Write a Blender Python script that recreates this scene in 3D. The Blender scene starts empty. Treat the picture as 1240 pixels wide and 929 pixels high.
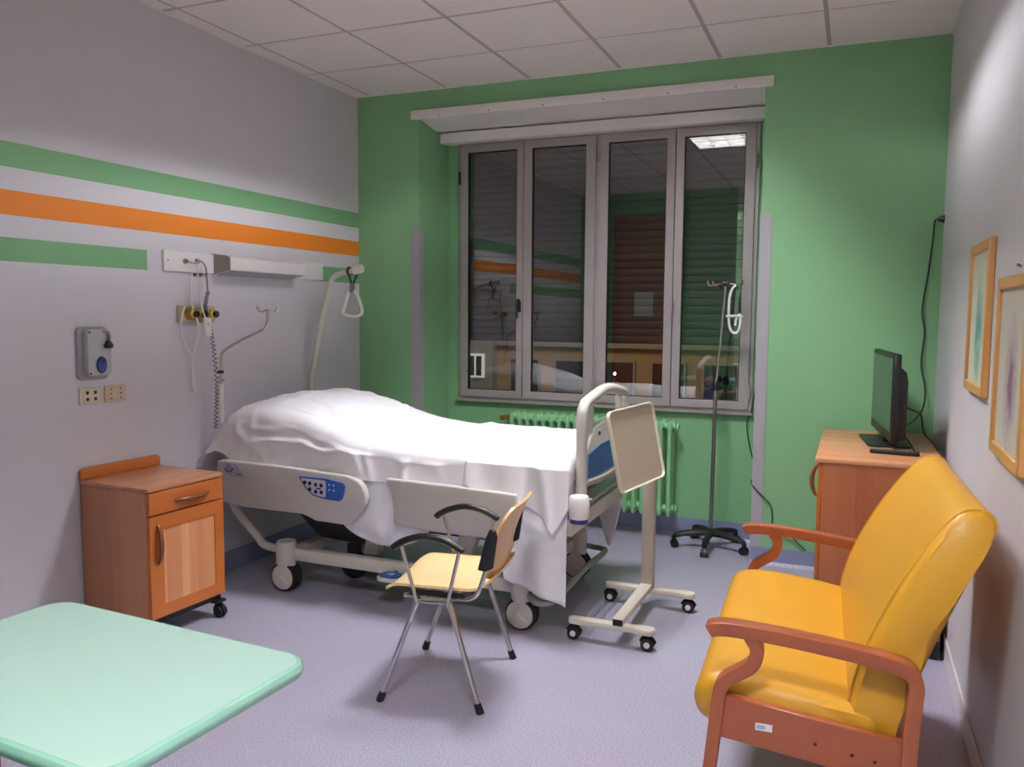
import bpy, bmesh, math, random
from mathutils import Vector, Matrix, noise
random.seed(7)
SC = bpy.context.scene
COL = SC.collection
PI = math.pi

# ------------------------------------------------------------------ camera
W, H = 3.717, 3.0                     # room width and ceiling height
def cam_axes(yaw, pitch, roll):
    f = Vector((-math.sin(yaw)*math.cos(pitch), math.cos(yaw)*math.cos(pitch), math.sin(pitch)))
    r = Vector((math.cos(yaw), math.sin(yaw), 0)); u = r.cross(f)
    return (r*math.cos(roll)+u*math.sin(roll), u*math.cos(roll)-r*math.sin(roll), f)
cd = bpy.data.cameras.new('camera'); cam = bpy.data.objects.new('camera', cd); COL.objects.link(cam)
r_, u_, f_ = cam_axes(0.3929, -0.0857, 0.0074)
cam.matrix_world = Matrix(((r_.x, u_.x, -f_.x, 3.2909), (r_.y, u_.y, -f_.y, -5.0632), (r_.z, u_.z, -f_.z, 1.4991), (0, 0, 0, 1)))
cd.sensor_fit = 'HORIZONTAL'; cd.sensor_width = 36; cd.lens = 995.93/1240*36; cd.clip_start = 0.02; cd.clip_end = 100
SC.camera = cam
# ------------------------------------------------------------------ world, exposure
wd = bpy.data.worlds.new('night'); SC.world = wd; wd.use_nodes = True
wd.node_tree.nodes['Background'].inputs[0].default_value = (0.012, 0.018, 0.035, 1)
wd.node_tree.nodes['Background'].inputs[1].default_value = 0.6
SC.view_settings.view_transform = 'Standard'; SC.view_settings.look = 'None'
SC.view_settings.gamma = 1; SC.view_settings.use_curve_mapping = False
SC.view_settings.exposure = 0.42
SC.cycles.use_denoising = True
SC.cycles.max_bounces = 10; SC.cycles.diffuse_bounces = 6
LAMP_A = 380.0      # recessed ceiling light over the bed
LAMP_B = 380.0      # the one in the entrance behind the viewer

# ------------------------------------------------------------------ materials
MATS = {}
def srgb(r, g, b):
    def c(v):
        v /= 255.0
        return v/12.92 if v <= 0.04045 else ((v+0.055)/1.055)**2.4
    return (c(r), c(g), c(b), 1)
def newmat(name):
    m = bpy.data.materials.new(name); m.use_nodes = True
    return m, m.node_tree.nodes, m.node_tree.links, m.node_tree.nodes['Principled BSDF']
def plain(name, col, rough=0.5, metal=0.0, var=0.06, scale=20, bump=0.0, bscale=200, spec=0.5, coat=0.0, emit=None, es=0):
    """one colour with slight procedural variation and optional fine relief"""
    if name in MATS: return MATS[name]
    m, N, L, B = newmat(name); c = srgb(*col)
    tc = N.new('ShaderNodeTexCoord')
    nz = N.new('ShaderNodeTexNoise'); nz.inputs['Scale'].default_value = scale; nz.inputs['Detail'].default_value = 4
    L.new(tc.outputs['Object'], nz.inputs['Vector'])
    mx = N.new('ShaderNodeMix'); mx.data_type = 'RGBA'
    mx.inputs['A'].default_value = [min(1, v*(1-var)) for v in c[:3]]+[1]
    mx.inputs['B'].default_value = [min(1, v*(1+var)) for v in c[:3]]+[1]
    L.new(nz.outputs['Fac'], mx.inputs['Factor']); L.new(mx.outputs['Result'], B.inputs['Base Color'])
    B.inputs['Roughness'].default_value = rough; B.inputs['Metallic'].default_value = metal
    B.inputs['Specular IOR Level'].default_value = spec; B.inputs['Coat Weight'].default_value = coat
    if bump:
        n2 = N.new('ShaderNodeTexNoise'); n2.inputs['Scale'].default_value = bscale; n2.inputs['Detail'].default_value = 3
        L.new(tc.outputs['Object'], n2.inputs['Vector'])
        bp = N.new('ShaderNodeBump'); bp.inputs['Strength'].default_value = bump; bp.inputs['Distance'].default_value = 0.004
        L.new(n2.outputs['Fac'], bp.inputs['Height']); L.new(bp.outputs['Normal'], B.inputs['Normal'])
    if emit:
        B.inputs['Emission Color'].default_value = srgb(*emit); B.inputs['Emission Strength'].default_value = es
    MATS[name] = m; return m
def wood(name, light, dark, grain='Z', strip=0.055, rough=0.38, contrast=1.0, coat=0.15):
    """laminated wood: strips of slightly different tone with stretched grain; grain axis in object space"""
    if name in MATS: return MATS[name]
    m, N, L, B = newmat(name)
    tc = N.new('ShaderNodeTexCoord'); sp = N.new('ShaderNodeSeparateXYZ'); L.new(tc.outputs['Object'], sp.inputs[0])
    def mth(op, a, b=None):
        n = N.new('ShaderNodeMath'); n.operation = op
        for i, v in enumerate((a, b)):
            if v is None: continue
            if isinstance(v, (int, float)): n.inputs[i].default_value = v
            else: L.new(v, n.inputs[i])
        return n.outputs[0]
    ax = [a for a in 'XYZ' if a != grain]
    summ = mth('ADD', sp.outputs[ax[0]], sp.outputs[ax[1]])
    st = mth('FLOOR', mth('DIVIDE', summ, strip))
    wn = N.new('ShaderNodeTexWhiteNoise'); wn.noise_dimensions = '1D'; L.new(st, wn.inputs['W'])
    mp = N.new('ShaderNodeMapping'); L.new(tc.outputs['Object'], mp.inputs['Vector'])
    mp.inputs['Scale'].default_value = [2.0 if a == grain else 45.0 for a in 'XYZ']
    nz = N.new('ShaderNodeTexNoise'); nz.inputs['Scale'].default_value = 1.0; nz.inputs['Detail'].default_value = 5; nz.inputs['Distortion'].default_value = 0.6
    L.new(mp.outputs[0], nz.inputs['Vector'])
    fac = mth('ADD', mth('MULTIPLY', wn.outputs['Value'], 0.62*contrast), mth('MULTIPLY', nz.outputs['Fac'], 0.5))
    mx = N.new('ShaderNodeMix'); mx.data_type = 'RGBA'; mx.clamp_factor = True
    mx.inputs['A'].default_value = srgb(*light); mx.inputs['B'].default_value = srgb(*dark)
    L.new(fac, mx.inputs['Factor']); L.new(mx.outputs['Result'], B.inputs['Base Color'])
    B.inputs['Roughness'].default_value = rough; B.inputs['Coat Weight'].default_value = coat; B.inputs['Coat Roughness'].default_value = 0.25
    MATS[name] = m; return m
def emis(name, col, s):
    m, N, L, B = newmat(name); B.inputs['Base Color'].default_value = srgb(*col)
    B.inputs['Emission Color'].default_value = srgb(*col); B.inputs['Emission Strength'].default_value = s
    MATS[name] = m; return m

GREEN = (130, 180, 131); GREY = (208, 203, 207); ORANGE = (222, 126, 34)
M_green = plain('green_wall_paint', GREEN, 0.55, var=0.04, scale=6, bump=0.10, bscale=120)
M_grey = plain('lilac_grey_wall_paint', GREY, 0.55, var=0.03, scale=5, bump=0.10, bscale=120)
def left_wall_mat():
    """lilac grey wall with three painted bands (flat paint): green, orange, green, glossier paint below"""
    m, N, L, B = newmat('left_wall_paint')
    tc = N.new('ShaderNodeTexCoord'); sp = N.new('ShaderNodeSeparateXYZ'); L.new(tc.outputs['Object'], sp.inputs[0])
    def mth(op, a, b):
        n = N.new('ShaderNodeMath'); n.operation = op
        for i, v in enumerate((a, b)):
            if isinstance(v, (int, float)): n.inputs[i].default_value = v
            else: L.new(v, n.inputs[i])
        return n.outputs[0]
    z, y = sp.outputs['Z'], sp.outputs['Y']
    def band(a, b): return mth('MULTIPLY', mth('GREATER_THAN', z, a), mth('LESS_THAN', z, b))
    def mix(fac, a, col):
        mx = N.new('ShaderNodeMix'); mx.data_type = 'RGBA'
        L.new(fac, mx.inputs['Factor'])
        if isinstance(a, tuple): mx.inputs['A'].default_value = a
        else: L.new(a, mx.inputs['A'])
        mx.inputs['B'].default_value = col
        return mx.outputs['Result']
    nz = N.new('ShaderNodeTexNoise'); nz.inputs['Scale'].default_value = 5; L.new(tc.outputs['Object'], nz.inputs['Vector'])
    c0 = mix(nz.outputs['Fac'], srgb(204, 199, 205), srgb(209, 204, 209))
    low = mth('LESS_THAN', z, 1.70)
    c1 = mix(low, c0, srgb(212, 206, 214))
    c2 = mix(band(2.092, 2.197), c1, srgb(118, 168, 120))
    c3 = mix(band(1.893, 1.997), c2, srgb(*ORANGE))
    gap = mth('MULTIPLY', mth('GREATER_THAN', y, -1.918), mth('LESS_THAN', y, -0.462))
    keep = mth('SUBTRACT', 1.0, gap)
    c4 = mix(mth('MULTIPLY', band(1.70, 1.80), keep), c3, srgb(118, 168, 120))
    L.new(c4, B.inputs['Base Color'])
    ro = mth('SUBTRACT', 0.6, mth('MULTIPLY', low, 0.22)); L.new(ro, B.inputs['Roughness'])
    n2 = N.new('ShaderNodeTexNoise'); n2.inputs['Scale'].default_value = 110; L.new(tc.outputs['Object'], n2.inputs['Vector'])
    bp = N.new('ShaderNodeBump'); bp.inputs['Strength'].default_value = 0.10; bp.inputs['Distance'].default_value = 0.004
    L.new(n2.outputs['Fac'], bp.inputs['Height']); L.new(bp.outputs['Normal'], B.inputs['Normal'])
    return m
M_left = left_wall_mat()
def floor_mat():
    m, N, L, B = newmat('lilac_speckled_vinyl')
    tc = N.new('ShaderNodeTexCoord')
    n1 = N.new('ShaderNodeTexNoise'); n1.inputs['Scale'].default_value = 170; n1.inputs['Detail'].default_value = 5; n1.inputs['Roughness'].default_value = 0.7
    n2 = N.new('ShaderNodeTexNoise'); n2.inputs['Scale'].default_value = 3; n2.inputs['Detail'].default_value = 2
    for n in (n1, n2): L.new(tc.outputs['Object'], n.inputs['Vector'])
    rp = N.new('ShaderNodeValToRGB'); e = rp.color_ramp.elements
    e[0].position = 0.36; e[0].color = srgb(134, 130, 152); e[1].position = 0.64; e[1].color = srgb(196, 190, 206)
    x = e.new(0.5); x.color = srgb(170, 164, 182)
    L.new(n1.outputs['Fac'], rp.inputs['Fac'])
    mx = N.new('ShaderNodeMix'); mx.data_type = 'RGBA'; mx.blend_type = 'MULTIPLY'; mx.inputs['Factor'].default_value = 0.12
    L.new(rp.outputs['Color'], mx.inputs['A']); L.new(n2.outputs['Color'], mx.inputs['B'])
    L.new(mx.outputs['Result'], B.inputs['Base Color'])
    B.inputs['Roughness'].default_value = 0.33; B.inputs['Specular IOR Level'].default_value = 0.5
    bp = N.new('ShaderNodeBump'); bp.inputs['Strength'].default_value = 0.05; bp.inputs['Distance'].default_value = 0.003
    L.new(n1.outputs['Fac'], bp.inputs['Height']); L.new(bp.outputs['Normal'], B.inputs['Normal'])
    return m
M_floor = floor_mat()
M_skirt = plain('blue_grey_vinyl_skirting', (132, 140, 172), 0.35, var=0.2, scale=160)
M_tile = plain('mineral_ceiling_tile', (234, 224, 222), 0.9, var=0.03, scale=60, bump=0.25, bscale=260)
M_bar = plain('ceiling_grid_bar', (182, 170, 170), 0.5)
M_pelmet = plain('off_white_painted_board', (230, 224, 222), 0.45)
M_alu = plain('anodised_aluminium', (172, 164, 162), 0.42, metal=0.35, var=0.03)
M_gasket = plain('black_rubber_gasket', (16, 16, 18), 0.6)
M_guard = plain('grey_plastic_corner_guard', (166, 162, 168), 0.4)
M_railgrey = plain('warm_grey_rail_plastic', (190, 184, 179), 0.4, var=0.02)
M_white = plain('white_plastic', (226, 222, 220), 0.35, var=0.02)
M_cream = plain('cream_grey_plastic', (206, 200, 190), 0.38, var=0.02)
M_tray = plain('beige_tray_plastic', (184, 172, 154), 0.42, var=0.02)
M_trayrim = plain('light_beige_tray_rim', (214, 205, 188), 0.4, var=0.02)
M_beige = plain('beige_lamp_end', (150, 140, 130), 0.45)
M_blue = plain('blue_plastic', (38, 92, 172), 0.35)
M_darkblue = plain('dark_blue_plastic', (42, 58, 120), 0.3)
M_black = plain('black_plastic', (18, 18, 19), 0.42)
M_rubber = plain('dark_rubber', (30, 30, 32), 0.7)
M_dark = plain('dark_steel_mechanism', (58, 60, 64), 0.5, metal=0.4)
M_chrome = plain('polished_chrome', (205, 202, 200), 0.14, metal=1.0, var=0.01)
M_steel = plain('satin_steel', (160, 158, 156), 0.3, metal=1.0)
M_sheet = plain('white_cotton_sheet', (238, 234, 238), 0.85, var=0.02, scale=8, bump=0.08, bscale=400)
M_mattress = plain('pale_mattress_cover', (205, 206, 214), 0.6)
M_rad = plain('green_radiator_enamel', (142, 200, 146), 0.3, var=0.02)
M_brass = plain('brass_valve', (178, 140, 70), 0.35, metal=0.8)
M_yellow = plain('yellow_vinyl_upholstery', (206, 148, 36), 0.42, var=0.03, scale=6, bump=0.12, bscale=180, coat=0.1)
M_redwood = wood('red_brown_beech_frame', (170, 90, 56), (136, 64, 38), 'X', 0.4, 0.33, 0.6)
M_handle = wood('dark_brown_handle', (138, 78, 40), (110, 58, 28), 'Z', 0.4, 0.35, 0.6)
M_redwoodz = wood('red_brown_beech_frame_upright', (170, 90, 56), (136, 64, 38), 'Z', 0.4, 0.33, 0.6)
M_cabside = wood('brown_laminate_cabinet_side', (204, 142, 104), (162, 100, 68), 'Z', 0.06, 0.4)
M_cabtop = wood('brown_laminate_cabinet_top', (210, 154, 116), (180, 118, 82), 'Y', 0.06, 0.35)
M_caborange = wood('orange_cherry_front', (196, 114, 50), (174, 92, 36), 'Y', 0.3, 0.32, 0.7)
M_cabpanel = wood('light_striped_door_panel', (226, 166, 118), (192, 122, 80), 'Z', 0.045, 0.4)
M_sidetop = wood('light_brown_sideboard_top', (214, 154, 112), (182, 118, 80), 'X', 0.07, 0.36)
M_sidebody = wood('brown_sideboard_body', (196, 122, 84), (164, 92, 58), 'Z', 0.075, 0.38)
M_ply = wood('pale_birch_plywood', (244, 212, 156), (236, 196, 134), 'X', 0.5, 0.35, 0.5)
M_plyback = wood('tan_plywood_back', (222, 178, 124), (212, 164, 108), 'Z', 0.5, 0.35, 0.5)
M_mint = plain('mint_green_laminate', (158, 186, 172), 0.32, var=0.015, scale=4)
M_mintedge = plain('mint_green_gloss_edge', (140, 184, 164), 0.12, var=0.01, coat=0.5)
M_frame = wood('light_wood_picture_frame', (214, 158, 96), (192, 130, 70), 'Z', 0.3, 0.4, 0.7)
M_framey = wood('light_wood_picture_frame_rail', (214, 158, 96), (192, 130, 70), 'Y', 0.3, 0.4, 0.7)
M_wire_g = plain('dark_cable', (34, 46, 36), 0.5)
M_door = wood('orange_brown_door', (176, 96, 40), (140, 70, 26), 'Z', 0.3, 0.4, 0.6)
M_facade = plain('ochre_plaster_facade', (170, 142, 108), 0.9, var=0.12, scale=1.2)
M_nightpane = plain('dark_window_pane', (30, 32, 36), 0.25)
M_stucco = plain('grey_plaster_facade', (150, 146, 144), 0.9, var=0.1, scale=1)
M_shutter = plain('dark_green_shutter_slat', (24, 29, 27), 0.5, var=0.05)

# ------------------------------------------------------------------ mesh helpers
class MB:
    def __init__(s): s.v = []; s.f = []
    def add(s, vs, fs):
        o = len(s.v); s.v += [tuple(v) for v in vs]; s.f += [tuple(i+o for i in f) for f in fs]; return s
    def box(s, a, b):
        x0, y0, z0 = a; x1, y1, z1 = b
        return s.add([(x0,y0,z0),(x1,y0,z0),(x1,y1,z0),(x0,y1,z0),(x0,y0,z1),(x1,y0,z1),(x1,y1,z1),(x0,y1,z1)],
                     [(3,2,1,0),(4,5,6,7),(0,1,5,4),(1,2,6,5),(2,3,7,6),(3,0,4,7)])
    def tube(s, pts, r, n=10, caps=True, closed=False):
        pts = [Vector(p) for p in pts]; k = len(pts); rs = r if isinstance(r, (list, tuple)) else [r]*k
        rings = []; up = None
        for i, p in enumerate(pts):
            a = pts[i-1] if (i > 0 or closed) else p; b = pts[(i+1) % k] if (i < k-1 or closed) else p
            t = (b-a).normalized()
            if up is None:
                up = t.orthogonal().normalized()
            up = (up - t*up.dot(t)); up = up.normalized() if up.length > 1e-6 else t.orthogonal().normalized()
            w = t.cross(up)
            rings.append([p+(up*math.cos(2*PI*j/n)+w*math.sin(2*PI*j/n))*rs[i] for j in range(n)])
        vs = [v for rg in rings for v in rg]; fs = []
        for i in range(k if closed else k-1):
            i2 = (i+1) % k
            for j in range(n):
                fs.append((i*n+j, i*n+(j+1) % n, i2*n+(j+1) % n, i2*n+j))
        if caps and not closed:
            fs.append(tuple(reversed(range(n)))); fs.append(tuple((k-1)*n+j for j in range(n)))
        return s.add(vs, fs)
    def cyl(s, a, b, r, n=16, r2=None): return s.tube([a, b], [r, r if r2 is None else r2], n)
    def prism(s, poly, axis, a, b):
        """polygon of 2-D points (the two axes other than `axis`, in xyz order) extruded from a to b"""
        def P(p, t):
            q = list(p); q.insert('xyz'.index(axis), t); return q
        n = len(poly); vs = [P(p, a) for p in poly]+[P(p, b) for p in poly]
        fs = [tuple(reversed(range(n))), tuple(range(n, 2*n))]+[(i, (i+1) % n, n+(i+1) % n, n+i) for i in range(n)]
        return s.add(vs, fs)
    def lathe(s, prof, c, axis='z', n=20):
        """profile of (radius, offset) turned about an axis through c"""
        vs = []
        for r, h in prof:
            for j in range(n):
                a = 2*PI*j/n; q = [r*math.cos(a), r*math.sin(a)]; q.insert('xyz'.index(axis), h)
                vs.append([q[i]+c[i] for i in range(3)])
        fs = []
        for i in range(len(prof)-1):
            for j in range(n): fs.append((i*n+j, i*n+(j+1) % n, (i+1)*n+(j+1) % n, (i+1)*n+j))
        fs.append(tuple(reversed(range(n)))); fs.append(tuple((len(prof)-1)*n+j for j in range(n)))
        return s.add(vs, fs)
    def build(s, name, mat, parent=None, bevel=0, seg=2, smooth=40, local=False, subd=0):
        off = Vector((0, 0, 0))
        if parent is not None and not local:
            q = parent
            while q is not None: off += Vector(q.location); q = q.parent
        me = bpy.data.meshes.new(name)
        me.from_pydata([(v[0]-off.x, v[1]-off.y, v[2]-off.z) for v in s.v], [], s.f)
        bm = bmesh.new(); bm.from_mesh(me)
        bmesh.ops.recalc_face_normals(bm, faces=bm.faces)
        if bevel:
            es = [e for e in bm.edges if len(e.link_faces) == 2 and e.calc_face_angle(0) > 0.6]
            bmesh.ops.bevel(bm, geom=es, offset=bevel, segments=seg, profile=0.5, affect='EDGES', clamp_overlap=True)
        bm.to_mesh(me); bm.free()
        if smooth:
            me.shade_smooth(); me.set_sharp_from_angle(angle=math.radians(smooth))
        me.materials.append(mat)
        o = bpy.data.objects.new(name, me); COL.objects.link(o)
        if parent is not None: o.parent = parent
        if subd:
            md = o.modifiers.new('subd', 'SUBSURF'); md.levels = subd; md.render_levels = subd
        return o
def tag(o, label, cat, group=None):
    o['label'] = label; o['category'] = cat
    if group: o['group'] = group
    return o
def thing(name, label, cat, loc=(0, 0, 0), rz=0, group=None):
    o = bpy.data.objects.new(name, None); COL.objects.link(o); o.location = loc; o.rotation_euler = (0, 0, rz)
    o.empty_display_size = 0.05
    return tag(o, label, cat, group)
def struct(o, label=None):
    o['kind'] = 'structure'
    if label: o['label'] = label
    return o
def sroot(name, loc=(0, 0, 0), label=None):
    o = bpy.data.objects.new(name, None); COL.objects.link(o); o.location = loc; o['kind'] = 'structure'
    if label: o['label'] = label
    return o
def bx(a, b): return MB().box(a, b)
def dupmesh(o, parent, dx=(0, 0, 0)):
    c = o.copy(); COL.objects.link(c); c.parent = parent; c.location = Vector(o.location)+Vector(dx); return c
def smoothpath(pts, n=6):
    P = [Vector(p) for p in pts]; out = []
    for i in range(len(P)-1):
        p0 = P[max(0, i-1)]; p1 = P[i]; p2 = P[i+1]; p3 = P[min(len(P)-1, i+2)]
        for k in range(n):
            t = k/n
            out.append(0.5*((2*p1)+(p2-p0)*t+(2*p0-5*p1+4*p2-p3)*t*t+(3*p1-p0-3*p2+p3)*t**3))
    out.append(P[-1]); return out
def rrect(w, h, r, n=5, cx=0, cy=0):
    out = []
    for sx, sy, a0 in ((1, 1, 0), (-1, 1, PI/2), (-1, -1, PI), (1, -1, 3*PI/2)):
        for k in range(n+1):
            a = a0+k*PI/2/n
            out.append((cx+sx*(w/2-r)+r*math.cos(a), cy+sy*(h/2-r)+r*math.sin(a)))
    return out
def interp(tab, x):
    if x <= tab[0][0]: return tab[0][1]
    for (x0, y0), (x1, y1) in zip(tab, tab[1:]):
        if x <= x1:
            t = (x-x0)/(x1-x0); t = t*t*(3-2*t) if False else t
            return y0+(y1-y0)*t
    return tab[-1][1]
def sm(tab, x):
    """smooth interpolation through a table"""
    return sum(interp(tab, x+d) for d in (-.06, -.03, 0, .03, .06))/5

# ================================================================== THE ROOM
NX0, NX1, ND = 0.49, 2.764, 0.45              # window niche
BY = -4.28; BX = 1.95; EY = -6.5              # wall block behind the viewer, entrance passage
struct(bx((-0.2, EY-0.2, -0.1), (W+0.2, 0.65, 0)).build('floor', M_floor, smooth=0), 'lilac grey speckled vinyl floor')
# left wall with painted bands
struct(bx((-0.2, EY-0.2, 0), (0, 0.65, H+0.15)).build('wall_left', M_left, smooth=0), 'lilac grey wall with green and orange painted bands')
struct(bx((W, EY-0.2, 0), (W+0.2, 0.65, H+0.15)).build('wall_right', M_grey, smooth=0), 'plain lilac grey wall')
wb = MB()
WX0, WX1, WZ0, WZ1 = 0.575, 2.70, 0.862, 2.73
wb.box((0, 0, 0), (NX0, 0.65, H+0.15)).box((NX1, 0, 0), (W, 0.65, H+0.15)).box((NX0, 0, 2.845), (NX1, 0.65, H+0.15))
wb.box((NX0, ND, 0), (NX1, 0.65, WZ0)).box((NX0, ND, WZ0), (WX0, 0.65, WZ1)).box((WX1, ND, WZ0), (NX1, 0.65, WZ1)).box((NX0, ND, WZ1), (NX1, 0.65, 2.845))
struct(wb.build('wall_back', M_green, smooth=0), 'green painted wall with the window niche')
wf = MB().box((0, BY-0.15, 0), (0.44, BY, H+0.15)).box((1.14, BY-0.15, 0), (BX, BY, H+0.15)).box((0.44, BY-0.15, 2.72), (1.14, BY, H+0.15))
wf.box((BX-0.15, EY, 0), (BX, BY-0.15, H+0.15))
struct(wf.build('wall_front', M_green, smooth=0), 'green wall behind the viewer')
struct(bx((BX, EY-0.2, 0), (W, EY, H+0.15)).build('wall_entrance', M_grey, smooth=0), 'grey end wall of the entrance passage')
# bathroom door behind the viewer (seen reflected in the window)
dr = sroot('door_1', (0.79, BY-0.04, 0), 'orange brown door with a panel above it')
bx((0.46, BY-0.07, 0.0), (1.12, BY-0.02, 2.08)).build('door_leaf', M_door, dr, bevel=0.004)
bx((0.46, BY-0.07, 2.13), (1.12, BY-0.02, 2.70)).build('transom_panel', M_door, dr, bevel=0.004)
fr = MB().box((0.44, BY-0.1, 0), (0.46, BY+0.015, 2.72)).box((1.12, BY-0.1, 0), (1.14, BY+0.015, 2.72)).box((0.46, BY-0.1, 2.08), (1.12, BY+0.015, 2.13)).box((0.46, BY-0.1, 2.70), (1.12, BY+0.015, 2.72))
fr.build('door_frame', M_door, dr)
h = MB().cyl((0.53, BY-0.02, 1.02), (0.53, BY+0.04, 1.02), 0.01); h.cyl((0.53, BY+0.035, 1.02), (0.65, BY+0.035, 1.02), 0.009)
h.build('door_handle', M_steel, dr)
tag(bx((0.71, BY-0.02, 1.47), (0.95, BY-0.017, 1.77)).build('paper_notice', M_white, smooth=0), 'white paper notice on the orange brown door behind', 'notice')

# ceiling: slab, grid bars and single tiles
GX = [0.102+0.6*i for i in range(7)]; GY = [-0.583-0.6*i for i in range(10)]
cl = bx((-0.2, EY-0.2, H+0.12), (W+0.2, 0.65, H+0.22)).build('ceiling', M_pelmet, smooth=0)
struct(cl, 'suspended ceiling of square mineral tiles')
def lampcell(i, j): return (i, j) in ((4, 2), (5, 7))
tiles = {}
xs = [0.0]+[x for x in GX if x < W-0.02]+[W]; ys = [0.0]+[y for y in GY if y > EY+0.02]+[EY]
for i in range(len(xs)-1):
    for j in range(len(ys)-1):
        if lampcell(i, j): continue
        x0, x1 = xs[i]+(0.011 if i else 0.001), xs[i+1]-(0.011 if i < len(xs)-2 else 0.001)
        y0, y1 = ys[j]-(0.011 if j else 0.001), ys[j+1]+(0.011 if j < len(ys)-2 else 0.001)
        k = (round(x1-x0, 3), round(y0-y1, 3))
        if k not in tiles:
            o = bx((-(x1-x0)/2, -(y0-y1)/2, 0), ((x1-x0)/2, (y0-y1)/2, 0.016)).build('ceiling_tile', M_tile, cl, smooth=0, local=True, bevel=0.003, seg=1)
            tiles[k] = o
        else:
            o = tiles[k].copy(); COL.objects.link(o); o.parent = cl
        o.location = ((x0+x1)/2, (y0+y1)/2, H)
for x in xs[1:-1]: bx((x-0.012, EY, H+0.004), (x+0.012, 0, H+0.02)).build('grid_bar', M_bar, cl, smooth=0)
for y in ys[1:-1]: bx((0, y-0.012, H+0.0045), (W, y+0.012, H+0.0205)).build('grid_bar', M_bar, cl, smooth=0)
mb = MB().box((0, EY, H-0.006), (0.012, 0, H+0.002)).box((0, -0.012, H-0.004), (W, 0, H+0.002)).box((W-0.012, EY, H-0.006), (W, 0, H+0.002))
mb.build('edge_angle', M_pelmet, cl, smooth=0)

# recessed louvre lights
def ceiling_light(x0, x1, y0, y1, strength, label, first):
    cx, cy = (x0+x1)/2, (y0+y1)/2
    t = thing('ceiling_light', label, 'ceiling light', (cx, cy, H-0.004), group=None)
    a, b, c, d = x0+0.014, x1-0.014, y0+0.014, y1-0.014
    mb = MB().box((a, c, H), (a+0.012, d, H+0.11)).box((b-0.012, c, H), (b, d, H+0.11)).box((a, c, H), (b, c+0.012, H+0.11)).box((a, d-0.012, H), (b, d, H+0.11))
    mb.box((a, c, H+0.105), (b, d, H+0.112)).build('housing', M_white, t, smooth=0)
    for k in range(4):
        xx = a+0.075+(b-a-0.15)*k/3
        MB().cyl((xx, c+0.02, H+0.082), (xx, d-0.02, H+0.082), 0.013, 12).build('tube', first, t)
    for k in range(1, 4):
        xx = a+(b-a)*k/4
        bx((xx-0.002, c+0.012, H+0.0), (xx+0.002, d-0.012, H+0.045)).build('louvre_blade', M_steel, t, smooth=0)
    for k in range(1, 4):
        yy = c+(d-c)*k/4
        bx((a+0.012, yy-0.002, H+0.001), (b-0.012, yy+0.002, H+0.044)).build('louvre_blade', M_steel, t, smooth=0)
    return t
E_a = emis('cool_white_tube', (245, 247, 253), LAMP_A); E_b = emis('cool_white_tube_entrance', (245, 247, 253), LAMP_B)
ceiling_light(GX[3], GX[4], GY[2], GY[1], LAMP_A, 'recessed louvre light in the ceiling above the bed foot', E_a)
ceiling_light(GX[4], GX[5], GY[7], GY[6], LAMP_B, 'recessed louvre light in the ceiling at the room entrance', E_b)

# skirting
struct(bx((0, EY, 0), (0.008, 0, 0.115)).build('baseboard_left', M_skirt, bevel=0.003, seg=1), 'blue grey vinyl skirting')
mb = MB().box((0.008, -0.008, 0), (NX0, 0, 0.105)).box((NX1, -0.008, 0), (W, 0, 0.105)).box((NX0, ND-0.008, 0), (NX1, ND, 0.125)).box((NX0, 0, 0), (NX0+0.008, ND-0.008, 0.115)).box((NX1-0.008, 0, 0), (NX1, ND-0.008, 0.115))
struct(mb.build('baseboard_back', M_skirt), 'blue grey vinyl skirting along the green wall')
struct(bx((W-0.008, EY, 0), (W, -0.008, 0.10)).build('baseboard_right', M_white, bevel=0.003, seg=1), 'white skirting')
mb = MB()
for a, b, y in ((0.0, NX0, -0.008), (NX1, W, -0.008), (NX0, NX1, ND-0.008)):
    mb.prism([(y-0.022, 0.0), (y-0.016, 0.003), (y-0.006, 0.010), (y, 0.022), (y, 0.0)], 'x', a, b)
struct(mb.build('trim_1', M_floor), 'coved vinyl floor edge')

# shutter box board over the window, corner guards
pb = sroot('trim_2', (1.6, 0, 2.8), 'off white box over the window')
bx((0.437, -0.022, 2.808), (2.812, 0, 2.868)).build('front_board', M_pelmet, pb, bevel=0.003)
MB().prism([(0.0, 2.812), (0.0, 2.842), (ND, 2.842), (ND, 2.79), (0.29, 2.782), (0.22, 2.778)], 'x', NX0+0.006, NX1-0.006).build('soffit', M_pelmet, pb, smooth=0)
MB().prism([(0.292, 2.772), (ND, 2.78), (ND, 2.715), (0.31, 2.70), (0.296, 2.705)], 'x', NX0+0.012, NX1-0.01).build('roller_box', M_pelmet, pb, smooth=0)
for k, x in enumerate((0.66, 1.02, 1.4, 1.8, 2.2, 2.6)): MB().cyl((x, -0.0245, 2.822), (x, -0.021, 2.822), 0.006, 8).build('screw', M_steel, pb)
def guard(n, x, sgn, label):
    t = 0.004
    poly = [(x, -t), (x-sgn*0.062, -t), (x-sgn*0.062, 0), (x, 0), (x, 0.06), (x+sgn*t, 0.06), (x+sgn*t, -t)]
    struct(MB().prism(poly, 'z', 0.0, 2.085).build('trim_%d' % n, M_guard, smooth=0), label)
guard(3, NX0, 1, 'grey corner guard on the niche edge by the bed'); guard(4, NX1, -1, 'grey corner guard on the niche edge by the drip stand')

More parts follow.
